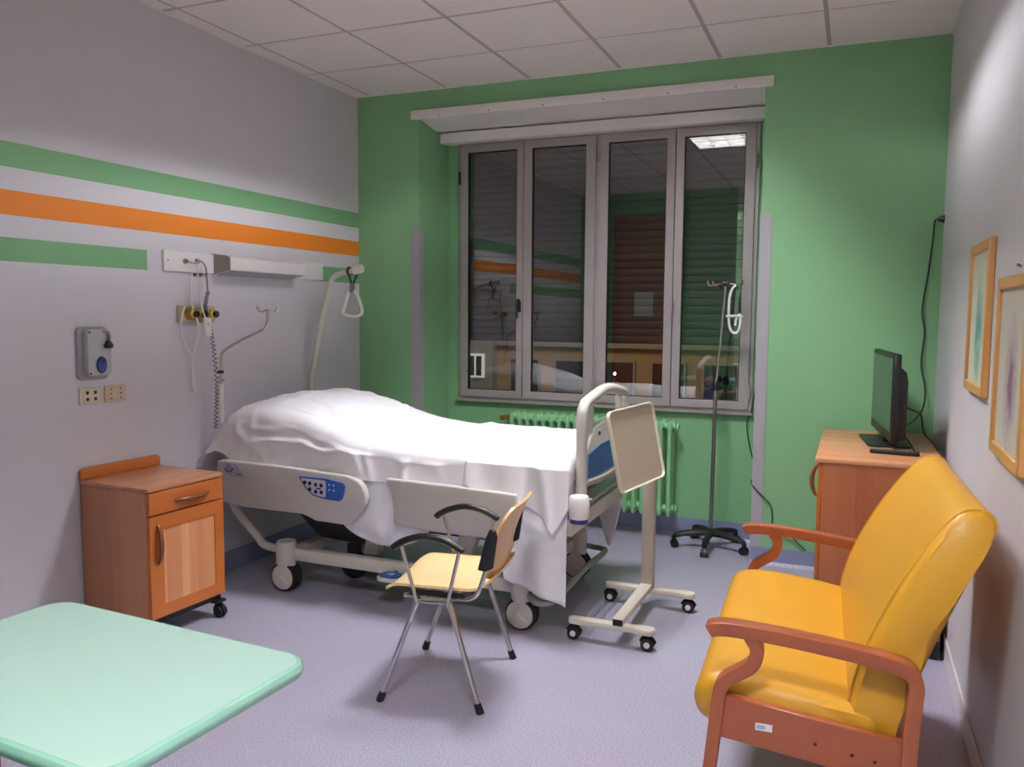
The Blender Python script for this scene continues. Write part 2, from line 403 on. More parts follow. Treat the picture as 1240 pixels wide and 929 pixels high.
# ------------------------------------------------------------------ window
def glass_mat():
    m, N, L, B = newmat('window_glass'); N.remove(B)
    tr = N.new('ShaderNodeBsdfTransparent'); tr.inputs['Color'].default_value = (0.9, 0.94, 0.92, 1)
    gl = N.new('ShaderNodeBsdfGlossy'); gl.inputs['Roughness'].default_value = 0.0; gl.inputs['Color'].default_value = (1, 1, 1, 1)
    fr = N.new('ShaderNodeFresnel'); fr.inputs['IOR'].default_value = 2.45
    ge = N.new('ShaderNodeNewGeometry'); mu = N.new('ShaderNodeMath'); mu.operation = 'SUBTRACT'; mu.inputs[0].default_value = 1.0; L.new(ge.outputs['Backfacing'], mu.inputs[1])
    m2 = N.new('ShaderNodeMath'); m2.operation = 'MULTIPLY'; L.new(fr.outputs[0], m2.inputs[0]); L.new(mu.outputs[0], m2.inputs[1])
    mx = N.new('ShaderNodeMixShader'); L.new(m2.outputs[0], mx.inputs[0]); L.new(tr.outputs[0], mx.inputs[1]); L.new(gl.outputs[0], mx.inputs[2])
    L.new(mx.outputs[0], N['Material Output'].inputs[0]); return m
M_glass = glass_mat()
win = sroot('window_1', (1.64, 0.44, WZ0), 'four light aluminium casement window at night')
def ring(x0, x1, z0, z1, w, y0, y1, mb=None):
    mb = mb or MB()
    # mitred frame
    o = [(x0, z0), (x1, z0), (x1, z1), (x0, z1)]; i = [(x0+w, z0+w), (x1-w, z0+w), (x1-w, z1-w), (x0+w, z1-w)]
    vs = [(x, y0, z) for x, z in o]+[(x, y0, z) for x, z in i]+[(x, y1, z) for x, z in o]+[(x, y1, z) for x, z in i]
    fs = []
    for k in range(4):
        l = (k+1) % 4
        fs += [(k, l, 4+l, 4+k), (8+k, 12+k, 12+l, 8+l), (k, 8+k, 8+l, l), (4+k, 4+l, 12+l, 12+k)]
    return mb.add(vs, fs)
ring(WX0, WX1, WZ0, WZ1, 0.03, 0.435, 0.52).build('outer_frame', M_alu, win, bevel=0.002, seg=1)
bx((1.622, 0.437, WZ0+0.03), (1.652, 0.52, WZ1-0.03)).build('centre_mullion', M_alu, win)
bx((WX0-0.005, 0.41, WZ0-0.016), (WX1+0.005, ND, WZ0+0.004)).build('sill_strip', M_alu, win, bevel=0.002, seg=1)
SASH = [(0.600, 1.094, 0.658, 1.044), (1.098, 1.625, 1.158, 1.553), (1.648, 2.167, 1.712, 2.110), (2.171, 2.676, 2.224, 2.612)]
for k, (a, b, p, q) in enumerate(SASH):
    z0, z1, pz0, pz1 = 0.882, 2.708, 0.935, 2.652
    mb = MB()
    o = [(a, z0), (b, z0), (b, z1), (a, z1)]; i = [(p, pz0), (q, pz0), (q, pz1), (p, pz1)]
    vs = [(x, 0.418, z) for x, z in o]+[(x, 0.424, z) for x, z in i]+[(x, 0.47, z) for x, z in o]+[(x, 0.47, z) for x, z in i]
    fs = []
    for s in range(4):
        l = (s+1) % 4
        fs += [(s, l, 4+l, 4+s), (8+s, 12+s, 12+l, 8+l), (s, 8+s, 8+l, l), (4+s, 4+l, 12+l, 12+s)]
    so = mb.add(vs, fs).build('sash', M_alu, win, bevel=0.002, seg=1)
    ring(p-0.001, q+0.001, pz0-0.001, pz1+0.001, 0.005, 0.430, 0.462).build('gasket', M_gasket, so, smooth=0)
    bx((p+0.002, 0.444, pz0+0.002), (q-0.002, 0.448, pz1-0.002)).build('pane', M_glass, so, smooth=0)
def win_handle(x, z0, z1, m, fat):
    mb = MB().box((x-0.012, 0.404, (z0+z1)/2-0.03), (x+0.012, 0.419, (z0+z1)/2+0.05))
    mb.tube(smoothpath([(x, 0.40, z1-0.02), (x, 0.378, z1-0.02), (x-0.003, 0.370, z1-0.05), (x, 0.368, z0)], 4), 0.0085*fat, 8)
    mb.build('handle', m, win)
win_handle(1.072, 1.46, 1.61, M_black, 1.25); win_handle(2.172, 1.45, 1.60, M_alu, 1.0)
for x, z in ((1.625, 2.58), (1.648, 2.58), (1.625, 0.99), (1.648, 0.99), (0.597, 2.47), (2.682, 2.47), (2.682, 1.0)):
    MB().cyl((x, 0.412, z-0.045), (x, 0.412, z+0.045), 0.008, 10).build('hinge', M_alu if x > 0.6 else M_gasket, win)

# roller shutter outside the glass
rs = thing('roller_shutter', 'dark roller shutter lowered two thirds behind the window glass', 'shutter', (1.64, 0.585, 1.29))
z = 1.29; k = 0
base = None
while z < 2.74:
    if base is None:
        prof = [(0.577, 0.0), (0.572, 0.008), (0.570, 0.025), (0.572, 0.043), (0.577, 0.0525), (0.584, 0.0525), (0.584, 0.0)]
        base = MB().prism([(y-0.585, zz) for y, zz in prof], 'x', -1.06, 1.06).build('slat', M_shutter, rs, smooth=0, local=True)
        base.location = (0, 0, 0)
    else:
        o = base.copy(); COL.objects.link(o); o.parent = rs; o.location = (0, 0, z-1.29)
    z += 0.052

# ------------------------------------------------------------------ outside at night
tag(bx((-30, 0.66, -4.2), (25, 40, -4.0)).build('street', M_stucco, smooth=0), 'dark street below the window', 'ground')
bl = thing('building', 'ochre building with dark windows across the street', 'building', (-3, 16, -4))
bx((-5.9, 16, -4), (9, 17, 6)).build('wall', M_facade, bl, smooth=0)
bx((-5.9, 15.85, 0.60), (9, 16, 0.70)).build('cornice', M_stucco, bl, smooth=0)
for k in range(9):
    x = -5.5+k*1.32
    w = bx((x, 15.93, -1.35), (x+0.92, 16.0, 0.28)).build('window', M_stucco, bl, smooth=0)
    bx((x+0.06, 15.92, -1.29), (x+0.86, 15.94, 0.22)).build('pane', M_nightpane, w, smooth=0)
bl2 = thing('building', 'grey house with one lit white window beside the ochre building', 'building', (-9, 15.6, -4))
bx((-14, 15.7, -4), (-5.9, 17, 6)).build('wall', M_stucco, bl2, smooth=0)
E_win = emis('lit_window', (235, 232, 225), 0.3)
w = bx((-6.62, 15.62, -0.30), (-6.14, 15.7, 0.36)).build('window', E_win, bl2, smooth=0)
bx((-6.56, 15.60, -0.24), (-6.42, 15.63, 0.30)).build('pane', M_nightpane, w, smooth=0); bx((-6.36, 15.60, -0.24), (-6.20, 15.63, 0.30)).build('pane', M_nightpane, w, smooth=0)
E_bulb = emis('street_bulb', (255, 246, 230), 6)
for x, zz, lab in ((-2.09, 0.03, 'bright street lamp seen through the third window light'), (-2.62, 0.05, 'smaller street lamp beside the bright one across the street')):
    t = thing('street_lamp', lab, 'street lamp', (x, 14.5, -4.0))
    MB().cyl((x, 14.5, -4), (x, 14.5, zz-0.08), 0.03, 8).build('post', M_dark, t)
    MB().lathe([(0.01, -0.04), (0.028, -0.02), (0.034, 0.0), (0.028, 0.025), (0.01, 0.04)], (x, 14.5, zz), n=10).build('bulb', E_bulb, t)
ld = bpy.data.lights.new('facade_fill_light', 'AREA'); ld.energy = 260; ld.size = 3; ld.color = (1.0, 0.82, 0.6)  # added fill light without a fixture, brightens the facade across the street
lo = bpy.data.objects.new('facade_fill_light', ld); COL.objects.link(lo); lo.location = (-3, 10, 6.5)
lo.rotation_euler = (Vector((-3, 16, -0.5))-Vector(lo.location)).to_track_quat('-Z', 'Y').to_euler()

# ================================================================== RADIATOR
rad = thing('radiator', 'green cast iron column radiator under the window', 'radiator', (1.65, 0.33, 0.0))
NS = 20; pitch = 1.18/NS
def section():
    mb = MB()
    for yy in (-0.055, 0.0, 0.055):
        mb.tube([(0, yy, 0.165), (0, yy, 0.19), (0, yy, 0.21), (0, yy, 0.755), (0, yy, 0.775), (0, yy, 0.795)], [0.010, 0.017, 0.0155, 0.0155, 0.018, 0.010], 8)
    for zz in (0.205, 0.755):
        mb.tube([(-pitch/2, 0, zz), (pitch/2, 0, zz)], 0.027, 10)
        mb.tube([(0, -0.07, zz), (0, -0.05, zz), (0, 0.05, zz), (0, 0.07, zz)], [0.014, 0.023, 0.023, 0.014], 8)
    return mb
first = section().build('radiator_section', M_rad, rad, local=True)
for k in range(NS):
    o = first if k == 0 else first.copy()
    if k: COL.objects.link(o); o.parent = rad
    o.location = (-0.60+pitch*(k+0.5), 0, 0)
for zz in (0.205, 0.755):
    MB().lathe([(0.012, 0), (0.027, 0.004), (0.027, 0.016), (0.012, 0.024)], (2.232, 0.33, zz), 'x', 8).build('end_plug', M_rad, rad)
v = MB().cyl((1.048, 0.33, 0.755), (0.985, 0.33, 0.755), 0.014, 10); v.cyl((1.005, 0.33, 0.755), (1.005, 0.265, 0.755), 0.016, 12); v.cyl((1.0, 0.33, 0.755), (1.0, ND, 0.755), 0.011, 10)
v.build('valve', M_brass, rad)
for x in (1.2, 2.1): bx((x-0.012, 0.31, 0.14), (x+0.012, ND, 0.178)).build('wall_bracket', M_rad, rad)
MB().cyl((1.08, 0.33, 0.2), (0.99, 0.33, 0.2), 0.012, 8).cyl((0.995, 0.33, 0.2), (0.995, 0.33, 0.0), 0.011, 8).build('pipe', M_rad, rad)

# ================================================================== HOSPITAL BED
bed = thing('hospital_bed', 'white electric hospital bed with lowered side rails against the left wall', 'bed', (1.15, -1.1, 0))
YN, YF = -1.52, -0.68
def bed_caster(x, y, swing=1, dark=False):
    mb = MB().lathe([(0.048, 0.135), (0.055, 0.15), (0.055, 0.255), (0.05, 0.27)], (x, y, 0), n=18)
    mb.box((x-0.035, y-0.03, 0.10), (x+0.035, y+0.03, 0.145))
    c = mb.build('caster', M_cream, bed, bevel=0.0)
    for s in (-1, 1):
        yy = y+s*0.022
        MB().lathe([(0.055, -0.018), (0.074, -0.016), (0.078, -0.006), (0.078, 0.006), (0.074, 0.016), (0.055, 0.018)], (x, yy, 0.078), 'y', 28).build('tyre', M_rubber, c)
    MB().lathe([(0.01, -0.0235), (0.050, -0.022), (0.066, -0.019), (0.068, -0.012), (0.01, -0.010)], (x, y-0.022, 0.078), 'y', 28).build('wheel_cover', M_cream, c)
    MB().prism([(x-0.012+0.0, 0.082), (x-0.004, 0.092), (x+0.045, 0.055), (x+0.038, 0.045)], 'y', y-0.048, y-0.044).build('brake_slot', M_white, c, bevel=0.001, seg=1)
    return c
for x, y in ((0.515, YN), (1.885, YN), (0.515, YF), (1.885, YF)): bed_caster(x, y)
MB().lathe([(0.02, -0.03), (0.06, -0.03), (0.075, -0.02), (0.08, 0.0), (0.075, 0.02), (0.06, 0.03), (0.02, 0.03)], (0.74, -1.21, 0.08), 'y', 24).build('steering_wheel', M_rubber, bed)
bx((0.71, -1.235, 0.10), (0.77, -1.185, 0.20)).build('steering_fork', M_dark, bed)
for y in (YN+0.02, YF-0.02):
    bx((0.50, y-0.028, 0.165), (1.90, y+0.028, 0.235)).build('base_beam', M_cream, bed, bevel=0.012)
for x in (0.55, 1.85): bx((x-0.03, YN+0.04, 0.17), (x+0.03, YF-0.04, 0.23)).build('cross_beam', M_cream, bed, bevel=0.008)
MB().prism([(0.42, 0.42), (0.62, 0.26), (1.02, 0.24), (1.02, 0.34), (0.75, 0.38), (0.55, 0.46)], 'y', -1.36, -0.84).build('lift_cover', M_dark, bed, bevel=0.01)
MB().prism([(0.93, 0.22), (1.02, 0.22), (1.06, 0.47), (0.99, 0.47)], 'y', -1.42, -1.36).build('lift_arm', M_cream, bed, bevel=0.006)
MB().prism([(1.45, 0.22), (1.55, 0.22), (1.62, 0.47), (1.52, 0.47)], 'y', -1.42, -1.36).build('lift_arm', M_cream, bed, bevel=0.006)
bx((1.02, -1.38, 0.36), (1.95, -0.82, 0.50)).build('under_frame_box', M_dark, bed, bevel=0.01)
MB().cyl((0.62, -1.10, 0.30), (1.7, -1.10, 0.36), 0.035, 12).build('actuator', M_dark, bed)
bx((0.14, -1.56, 0.48), (2.14, -0.64, 0.56)).build('mattress_platform', M_cream, bed, bevel=0.01)
# mattress with raised head part
def mattress():
    mb = MB(); xs_ = [0.12+2.0*i/24 for i in range(25)]; tab = [(0.1, 0.88), (0.3, 0.915), (0.5, 0.90), (0.8, 0.84), (1.1, 0.80), (2.2, 0.79)]
    prof = []
    for x in xs_:
        t = sm(tab, x); prof.append((x, t))
    poly = [(x, t) for x, t in prof]+[(x, max(0.56, t-0.24)) for x, t in reversed(prof)]
    n = len(xs_)
    vs = []
    for y in (-1.54, -0.66):
        vs += [(x, y, t) for x, t in prof]+[(x, y, 0.56) for x, t in prof]
    m = 2*n; fs = []
    for i in range(n-1):
        fs += [(i, i+1, m+i+1, m+i), (n+i, m+n+i, m+n+i+1, n+i+1), (i, n+i, n+i+1, i+1), (m+i, m+i+1, m+n+i+1, m+n+i)]
    fs += [(0, m, m+n, n), (n-1, 2*n-1, m+2*n-1, m+n-1)]
    return mb.add(vs, fs)
mattress().build('mattress', M_mattress, bed, bevel=0.02, seg=2)
# side rails
def rail(poly, y0, y1, name='side_rail'):
    return MB().prism(poly, 'y', y0, y1).build(name, M_railgrey, bed, bevel=0.009, seg=3, smooth=50)
def arc(cx, cz, r, a0, a1, n=6): return [(cx+r*math.cos(math.radians(a0+(a1-a0)*k/n)), cz+r*math.sin(math.radians(a0+(a1-a0)*k/n))) for k in range(n+1)]
head_poly = [(0.15, 0.52), (0.17, 0.70), (0.22, 0.705), (0.60, 0.70), (0.98, 0.685)]+arc(1.00, 0.58, 0.098, 80, -60, 7)+[(1.00, 0.432), (0.80, 0.436), (0.72, 0.462), (0.36, 0.462), (0.20, 0.475)]
foot_poly = [(1.205, 0.69), (1.24, 0.62), (1.252, 0.54), (1.25, 0.47), (1.36, 0.462), (1.40, 0.452), (1.88, 0.448), (1.90, 0.47), (1.90, 0.672), (1.6, 0.683)]
r1 = rail(head_poly, -1.648, -1.606); rail(foot_poly, -1.645, -1.605)
rail(head_poly, -0.60, -0.56); rail(foot_poly, -0.60, -0.56)
# keypad and stickers on the near head rail
kp = MB().prism([(0.700, 0.660), (0.745, 0.600), (0.790, 0.568), (0.868, 0.556), (0.945, 0.553), (0.965, 0.565), (0.978, 0.60), (0.982, 0.635), (0.968, 0.648), (0.868, 0.661)], 'y', -1.654, -1.647).build('keypad', M_blue, r1, smooth=0, bevel=0.001, seg=1)
MB().prism([(0.715, 0.653), (0.752, 0.604), (0.795, 0.574), (0.862, 0.564), (0.868, 0.572), (0.868, 0.643), (0.862, 0.651)], 'y', -1.6555, -1.653).build('keypad_face', plain('pale_lilac_keypad', (196, 192, 214), 0.4), r1, smooth=0)
M_key = plain('dark_key', (44, 44, 70), 0.5)
for x, zz in ((0.742, 0.632), (0.772, 0.630), (0.772, 0.600), (0.808, 0.626), (0.808, 0.590), (0.842, 0.624), (0.842, 0.590)):
    MB().lathe([(0.0105, -0.0015), (0.0105, 0.0015), (0.006, 0.0015), (0.006, -0.0015)], (x, -1.656, zz), 'y', 12).build('key', M_key, r1)
bx((0.812, -1.657, 0.604), (0.838, -1.655, 0.611)).build('key', M_key, r1, smooth=0)
for x, zz in ((0.889, 0.632), (0.915, 0.631), (0.889, 0.606), (0.915, 0.605)):
    MB().lathe([(0.005, -0.001), (0.005, 0.001)], (x, -1.655, zz), 'y', 8).build('indicator', plain('pale_indicator', (180, 200, 235), 0.4), r1)
MB().prism([(0.225, 0.695), (0.300, 0.690), (0.358, 0.628), (0.345, 0.618), (0.275, 0.622), (0.235, 0.640)], 'y', -1.6505, -1.6475).build('sticker', plain('pale_violet_sticker', (168, 160, 186), 0.4), r1, smooth=0)
MB().tube([(0.250+0.028*math.cos(a), -1.652, 0.668+0.020*math.sin(a)) for a in [-2.8+k*0.36 for k in range(11)]], 0.004, 6).build('sticker_mark', M_darkblue, r1)
bx((0.300, -1.652, 0.634), (0.335, -1.650, 0.640)).build('sticker_mark', M_darkblue, r1, smooth=0)
# foot board: hoop, panel with blue field
FX = 2.155
fb_path = [(FX, -1.475, 0.66), (FX, -1.480, 0.85), (FX, -1.480, 1.02), (FX, -1.455, 1.07), (FX, -1.39, 1.092), (FX, -1.10, 1.125), (FX, -0.81, 1.092), (FX, -0.745, 1.07), (FX, -0.72, 1.02), (FX, -0.72, 0.85), (FX, -0.725, 0.66)]
fb = MB().tube(smoothpath(fb_path, 5), 0.026, 12).build('foot_board', M_cream, bed)
# inner web of the board: grip slots left open at both sides
def panel_poly():
    top = [(-1.33+0.46*k/8, 0.955+0.018*math.sin(PI*k/8)) for k in range(9)]
    return [(-1.475, 0.70), (-1.475, 0.86)]+[(-1.44, 0.875), (-1.40, 0.915)]+top+[(-0.80, 0.915), (-0.76, 0.875), (-0.725, 0.86), (-0.725, 0.70), (-0.95, 0.675), (-1.25, 0.675)]
MB().prism([(y, zz) for y, zz in panel_poly()], 'x', FX-0.022, FX+0.020).build('foot_panel', M_cream, fb, bevel=0.006)
for ya in (-1.36, -0.84):
    MB().tube(smoothpath([(FX, ya, 0.90), (FX, ya, 0.98), (FX, ya+(0.01 if ya < -1 else -0.01), 1.07)], 4), 0.016, 10).build('grip_bar', M_cream, fb)
MB().prism([(-1.445, 0.735), (-1.445, 0.845), (-1.25, 0.868), (-0.95, 0.868), (-0.755, 0.845), (-0.755, 0.735), (-0.95, 0.722), (-1.25, 0.722)], 'x', FX+0.019, FX+0.025).build('blue_field', M_blue, fb, bevel=0.002, seg=1)
MB().tube([(FX+0.022, -1.455+0.71*k/10, 0.722-0.02*math.sin(PI*k/10)) for k in range(11)], 0.009, 8).build('lower_ridge', M_cream, fb)
for y in (-1.27, -0.93): MB().cyl((FX+0.018, y, 0.925), (FX+0.026, y, 0.925), 0.009, 10).build('socket', M_black, fb)
bx((2.09, -1.55, 0.575), (2.145, -0.65, 0.655)).build('foot_end_beam', M_steel, bed, bevel=0.006)
MB().cyl((2.215, -1.56, 0.648), (2.215, -0.64, 0.648), 0.009, 10).build('extension_bar', M_chrome, bed)
for y in (-1.52, -0.68): MB().cyl((2.13, y, 0.648), (2.22, y, 0.648), 0.011, 10).build('bar_bracket', M_white, bed)
for y in (-1.60, -0.60):
    b = MB().lathe([(0.02, 0.0), (0.044, 0.004), (0.047, 0.03), (0.047, 0.095), (0.040, 0.105), (0.018, 0.106)], (2.185, y, 0.58), n=22).build('bumper', M_white, bed)
    MB().lathe([(0.03, -0.012), (0.042, -0.010), (0.042, 0.010), (0.03, 0.012)], (2.185, y, 0.574), n=22).build('bumper_ring', M_darkblue, b)
    MB().cyl((2.11, y*0.97-0.03, 0.62), (2.185, y, 0.62), 0.014, 10).build('bumper_arm', M_white, b)
MB().tube(smoothpath([(1.90, -1.50, 0.20), (1.95, -1.57, 0.17), (2.0, -1.60, 0.165), (2.05, -1.57, 0.17), (2.07, -1.40, 0.19), (2.07, -1.1, 0.20), (2.07, -0.80, 0.19), (2.04, -0.68, 0.18), (1.96, -0.66, 0.18), (1.90, -0.70, 0.20)], 5), 0.016, 10).build('foot_guard_tube', plain('grey_painted_tube', (140, 138, 136), 0.4), bed)
MB().tube(smoothpath([(0.13, -1.50, 0.50), (0.16, -1.50, 0.40), (0.30, -1.50, 0.27), (0.36, -1.50, 0.22), (0.50, -1.50, 0.21)], 5), 0.022, 10).build('head_guard_tube', M_cream, bed)
p = MB().prism(rrect(0.13, 0.10, 0.035, 4, 1.20, -1.585), 'z', 0.165, 0.185).build('brake_pedal', M_cream, bed, bevel=0.004)
MB().prism(rrect(0.11, 0.08, 0.03, 4, 1.20, -1.585), 'z', 0.184, 0.192).build('pedal_pad', M_blue, p)
MB().prism([(1.18, -1.585), (1.215, -1.57), (1.215, -1.60)], 'z', 0.191, 0.1945).build('pedal_arrow', M_white, p, smooth=0)
MB().cyl((1.20, -1.55, 0.18), (1.20, -1.48, 0.20), 0.010, 8).build('pedal_lever', M_dark, bed)
# head board, low behind the sheet
bx((0.09, -1.50, 0.50), (0.13, -0.70, 0.88)).build('head_board', M_cream, bed, bevel=0.02)
# lifting pole with grab handle
lp = MB().tube(smoothpath([(0.058, -0.66, 0.52), (0.058, -0.655, 0.99), (0.076, -0.65, 1.165), (0.135, -0.65, 1.42), (0.205, -0.65, 1.665), (0.235, -0.65, 1.715), (0.29, -0.65, 1.738), (0.43, -0.65, 1.765)], 6), 0.0165, 12).build('lifting_pole', M_cream, bed)
MB().cyl((0.385, -0.65, 1.757), (0.445, -0.65, 1.768), 0.026, 14).build('pole_cap', M_white, lp)
MB().tube([(0.35+0.0, -0.65+0.022*math.cos(a), 1.752+0.022*math.sin(a)) for a in [2*PI*k/12 for k in range(12)]], 0.008, 6, closed=True).build('clamp_ring', M_black, lp)
MB().tube([(0.35, -0.668, 1.748), (0.365, -0.66, 1.70), (0.37, -0.65, 1.66)], 0.006, 6).tube([(0.40, -0.64, 1.73), (0.385, -0.645, 1.69), (0.37, -0.65, 1.66)], 0.006, 6).build('strap', M_black, lp)
bx((0.356, -0.662, 1.615), (0.384, -0.638, 1.675)).build('strap_buckle', M_steel, lp, bevel=0.004)
tri = [(0.345, 1.622), (0.312, 1.53), (0.302, 1.492), (0.322, 1.478), (0.38, 1.470), (0.425, 1.478), (0.442, 1.495), (0.435, 1.54), (0.395, 1.622)]
pts = smoothpath([(x, -0.65, zz) for x, zz in tri]+[(tri[0][0], -0.65, tri[0][1])], 4)[:-1]
MB().tube(pts, 0.010, 8, closed=True).build('grab_handle', M_white, lp)
# drip rod on the near head corner
ip = MB().tube(smoothpath([(0.105, -1.49, 0.50), (0.112, -1.53, 0.75), (0.118, -1.55, 0.94), (0.122, -1.55, 1.22), (0.130, -1.55, 1.265), (0.165, -1.55, 1.295), (0.27, -1.55, 1.345), (0.395, -1.55, 1.395), (0.430, -1.55, 1.42), (0.441, -1.55, 1.455), (0.441, -1.55, 1.51)], 6), 0.0075, 10).build('infusion_rod', M_chrome, bed)
MB().cyl((0.12, -1.55, 1.160), (0.12, -1.55, 1.176), 0.017, 12).build('rod_collar', M_black, ip)
MB().cyl((0.117, -1.545, 0.86), (0.12, -1.55, 1.10), 0.0125, 12).build('rod_sleeve', M_white, ip)
MB().cyl((0.12, -1.55, 1.135), (0.155, -1.57, 1.125), 0.007, 8).build('clamp_screw', M_steel, ip)
for a in (0.0, 0.5*PI, PI, 1.5*PI):
    ca, sa = math.cos(a), math.sin(a); c = (0.441, -1.55, 1.505)
    MB().tube(smoothpath([c, (c[0]+0.025*ca, c[1]+0.025*sa, c[2]-0.004), (c[0]+0.045*ca, c[1]+0.045*sa, c[2]-0.012), (c[0]+0.062*ca, c[1]+0.062*sa, c[2]-0.004), (c[0]+0.072*ca, c[1]+0.072*sa, c[2]+0.018)], 3), 0.0035, 6).build('hook', M_chrome, ip)

# ------------------------------------------------------------------ sheet
sh = thing('bed_sheet', 'white sheet draped over the hospital bed with corners hanging down', 'sheet', (1.15, -1.1, 0.86))
TOP = [(0.0, 0.72), (0.05, 0.80), (0.10, 0.89), (0.16, 0.955), (0.26, 0.995), (0.40, 1.005), (0.60, 0.985), (0.80, 0.93), (1.0, 0.88), (1.25, 0.855), (1.7, 0.85), (2.10, 0.85), (2.16, 0.845)]
HEM = [(-0.02, 0.665), (0.06, 0.70), (0.12, 0.745), (0.17, 0.735), (0.24, 0.69), (0.4, 0.675), (0.7, 0.67), (1.0, 0.66), (1.2, 0.655), (1.6, 0.665), (1.78, 0.655), (1.80, 0.45), (1.82, 0.262), (1.90, 0.240), (1.94, 0.22), (2.02, 0.20), (2.13, 0.165)]
HEMF = [(0.0, 0.70), (0.3, 0.68), (1.7, 0.68), (1.88, 0.62), (1.97, 0.42), (2.05, 0.17), (2.085, 0.25), (2.14, 0.50)]
def fbm(x, y, s): return noise.noise((x*s, y*s, 3.1))+0.5*noise.noise((x*s*2.1, y*s*2.1, 7.7))
def ridge(a, b):
    v = noise.noise((a, b, 1.7)); return max(0.0, 1-abs(v)*3.2)**2
def sheet_mesh():
    NXs, NT = 150, 96
    xs_ = [-0.01+2.138*i/(NXs-1) for i in range(NXs)]
    vs = []
    yn, yf = -1.575, -0.625
    for x in xs_:
        tz = sm(TOP, x); hz = interp(HEM, x); hf = interp(HEMF, x)
        near = [(yn-0.022, hz)]
        # perimeter in three runs
        for j in range(NT):
            t = j/(NT-1)
            if t < 0.30:
                s = t/0.30; ztop = tz-0.085
                z = hz+(ztop-hz)*s
                y = yn-0.018+0.012*s
                fold = (1-s)
                y += fold*0.006*math.sin(x*17+1.2)-0.026*ridge(x*4.0+z*3.0, z*5.5-x*2.2)*(0.35+0.65*s)*(1.0 if x < 1.3 else 0.45)
                y -= 0.008*ridge(x*2.1-z*4.0+5, z*3+x*1.2)
                if x > 1.78: y -= (1-s)*0.012*(1+math.sin(x*38+z*2))
                z += 0.004*fbm(x, t, 9)*(1 if s > 0.05 else 0)
                if x < 0.2: y -= (0.2-x)*0.18*(1-s)
                xx = x-(0.03*(1-s) if x < 0.1 else 0)
            elif t < 0.38:
                s = (t-0.30)/0.08; a = s*PI/2
                y = yn-0.006+0.085*(1-math.cos(a)); z = tz-0.085+0.072*math.sin(a)
                z += 0.006*fbm(x, y, 6); xx = x
            elif t < 0.82:
                s = (t-0.38)/0.44
                y = yn+0.079+(yf-0.05-(yn+0.079))*s
                dome = math.sin(PI*min(1, max(0, s)))
                z = tz-0.013+0.013*min(1, s*8)*min(1, (1-s)*8)+dome*0.022*math.exp(-((x-0.45)/0.35)**2)
                wr = 0.010*fbm(x*0.9, y*1.6, 5.0)+0.005*fbm(x*1.2+y*0.8, y, 13)+0.014*ridge(x*2.4+y*1.0, y*6.5-x*0.8)+0.010*ridge(x*5.0-y*3.0+2, y*4.0+x*2.0)*math.exp(-((x-0.6)/0.5)**2)
                # creases running from the head hump
                wr += 0.010*math.exp(-((y+1.33+0.12*(x-0.9))/0.018)**2)*math.exp(-((x-0.85)/0.30)**2)
                wr -= 0.008*math.exp(-((y+1.20+0.18*(x-0.9))/0.03)**2)*math.exp(-((x-1.0)/0.35)**2)
                wr += 0.006*math.sin(y*34+x*6)*math.exp(-((x-1.98)/0.12)**2)
                z += wr; xx = x
            else:
                s = (t-0.82)/0.18; a = min(1, s/0.3)*PI/2
                y = yf-0.05+0.05*math.sin(a)+0.010*s*math.sin(x*26); z = tz-0.013-0.06*(1-math.cos(a))
                if s > 0.3: z = (tz-0.073)+(hf-(tz-0.073))*((s-0.3)/0.7)
                xx = x
            # vertical seam folds on the near side of the head part
            if t < 0.38:
                for fx, wdt, amp in ((0.36, 0.012, 0.007), (0.62, 0.10, -0.012), (0.95, 0.10, 0.014), (1.07, 0.012, 0.008)):
                    y -= amp*math.exp(-((x-fx-(0.25-t)*0.10)/wdt)**2)
            if x > 2.09 and 0.25 < t < 0.9: z -= 0.11*((x-2.09)/0.04)**2 if z > 0.7 else 0
            vs.append((xx, y, z))
    fs = [(i*NT+j, (i+1)*NT+j, (i+1)*NT+j+1, i*NT+j+1) for i in range(NXs-1) for j in range(NT-1)]
    vs = [(max(0.010, x), y, z) for x, y, z in vs]
    mb = MB().add(vs, fs)
    # head end skirt hanging behind the pillow end
    v2 = []
    for j in range(NT):
        x, y, z = vs[j]
        for k in range(6):
            v2.append((max(0.006, x-0.004*min(k, 2)), y, z-(0.0 if k == 0 else 0.03*k)*(1 if 0.3 < j/NT < 0.85 else 0.15)))
    return mb.add(v2, [(j*6+k, (j+1)*6+k, (j+1)*6+k+1, j*6+k+1) for j in range(NT-1) for k in range(5)])
def cloth(mb, name, parent, thick=0.0025):
    o = mb.build(name, M_sheet, parent, smooth=180)
    md = o.modifiers.new('solid', 'SOLIDIFY'); md.thickness = thick; md.offset = 0
    return o
cloth(sheet_mesh(), 'sheet_cover', sh)
# the second layer folded over the foot, ending in a pointed corner
vs = []; NA, NB = 40, 26
for i in range(NA):
    x = 1.62+0.52*i/(NA-1)
    hem = interp([(1.62, 0.70), (1.72, 0.645), (1.84, 0.635), (1.95, 0.61), (2.02, 0.565), (2.075, 0.50), (2.11, 0.56), (2.14, 0.62)], x)
    for j in range(NB):
        s = j/(NB-1)
        z = hem+(0.80-hem)*s
        y = -1.622+0.020*s-0.014*(1-s)*math.sin((x-1.62)*30)-0.018*math.exp(-((x-2.0-(1-s)*0.05)/0.03)**2)+0.012*math.exp(-((x-1.93)/0.02)**2)
        vs.append((x, y, z))
cloth(MB().add(vs, [(i*NB+j, (i+1)*NB+j, (i+1)*NB+j+1, i*NB+j+1) for i in range(NA-1) for j in range(NB-1)]), 'folded_corner', sh)
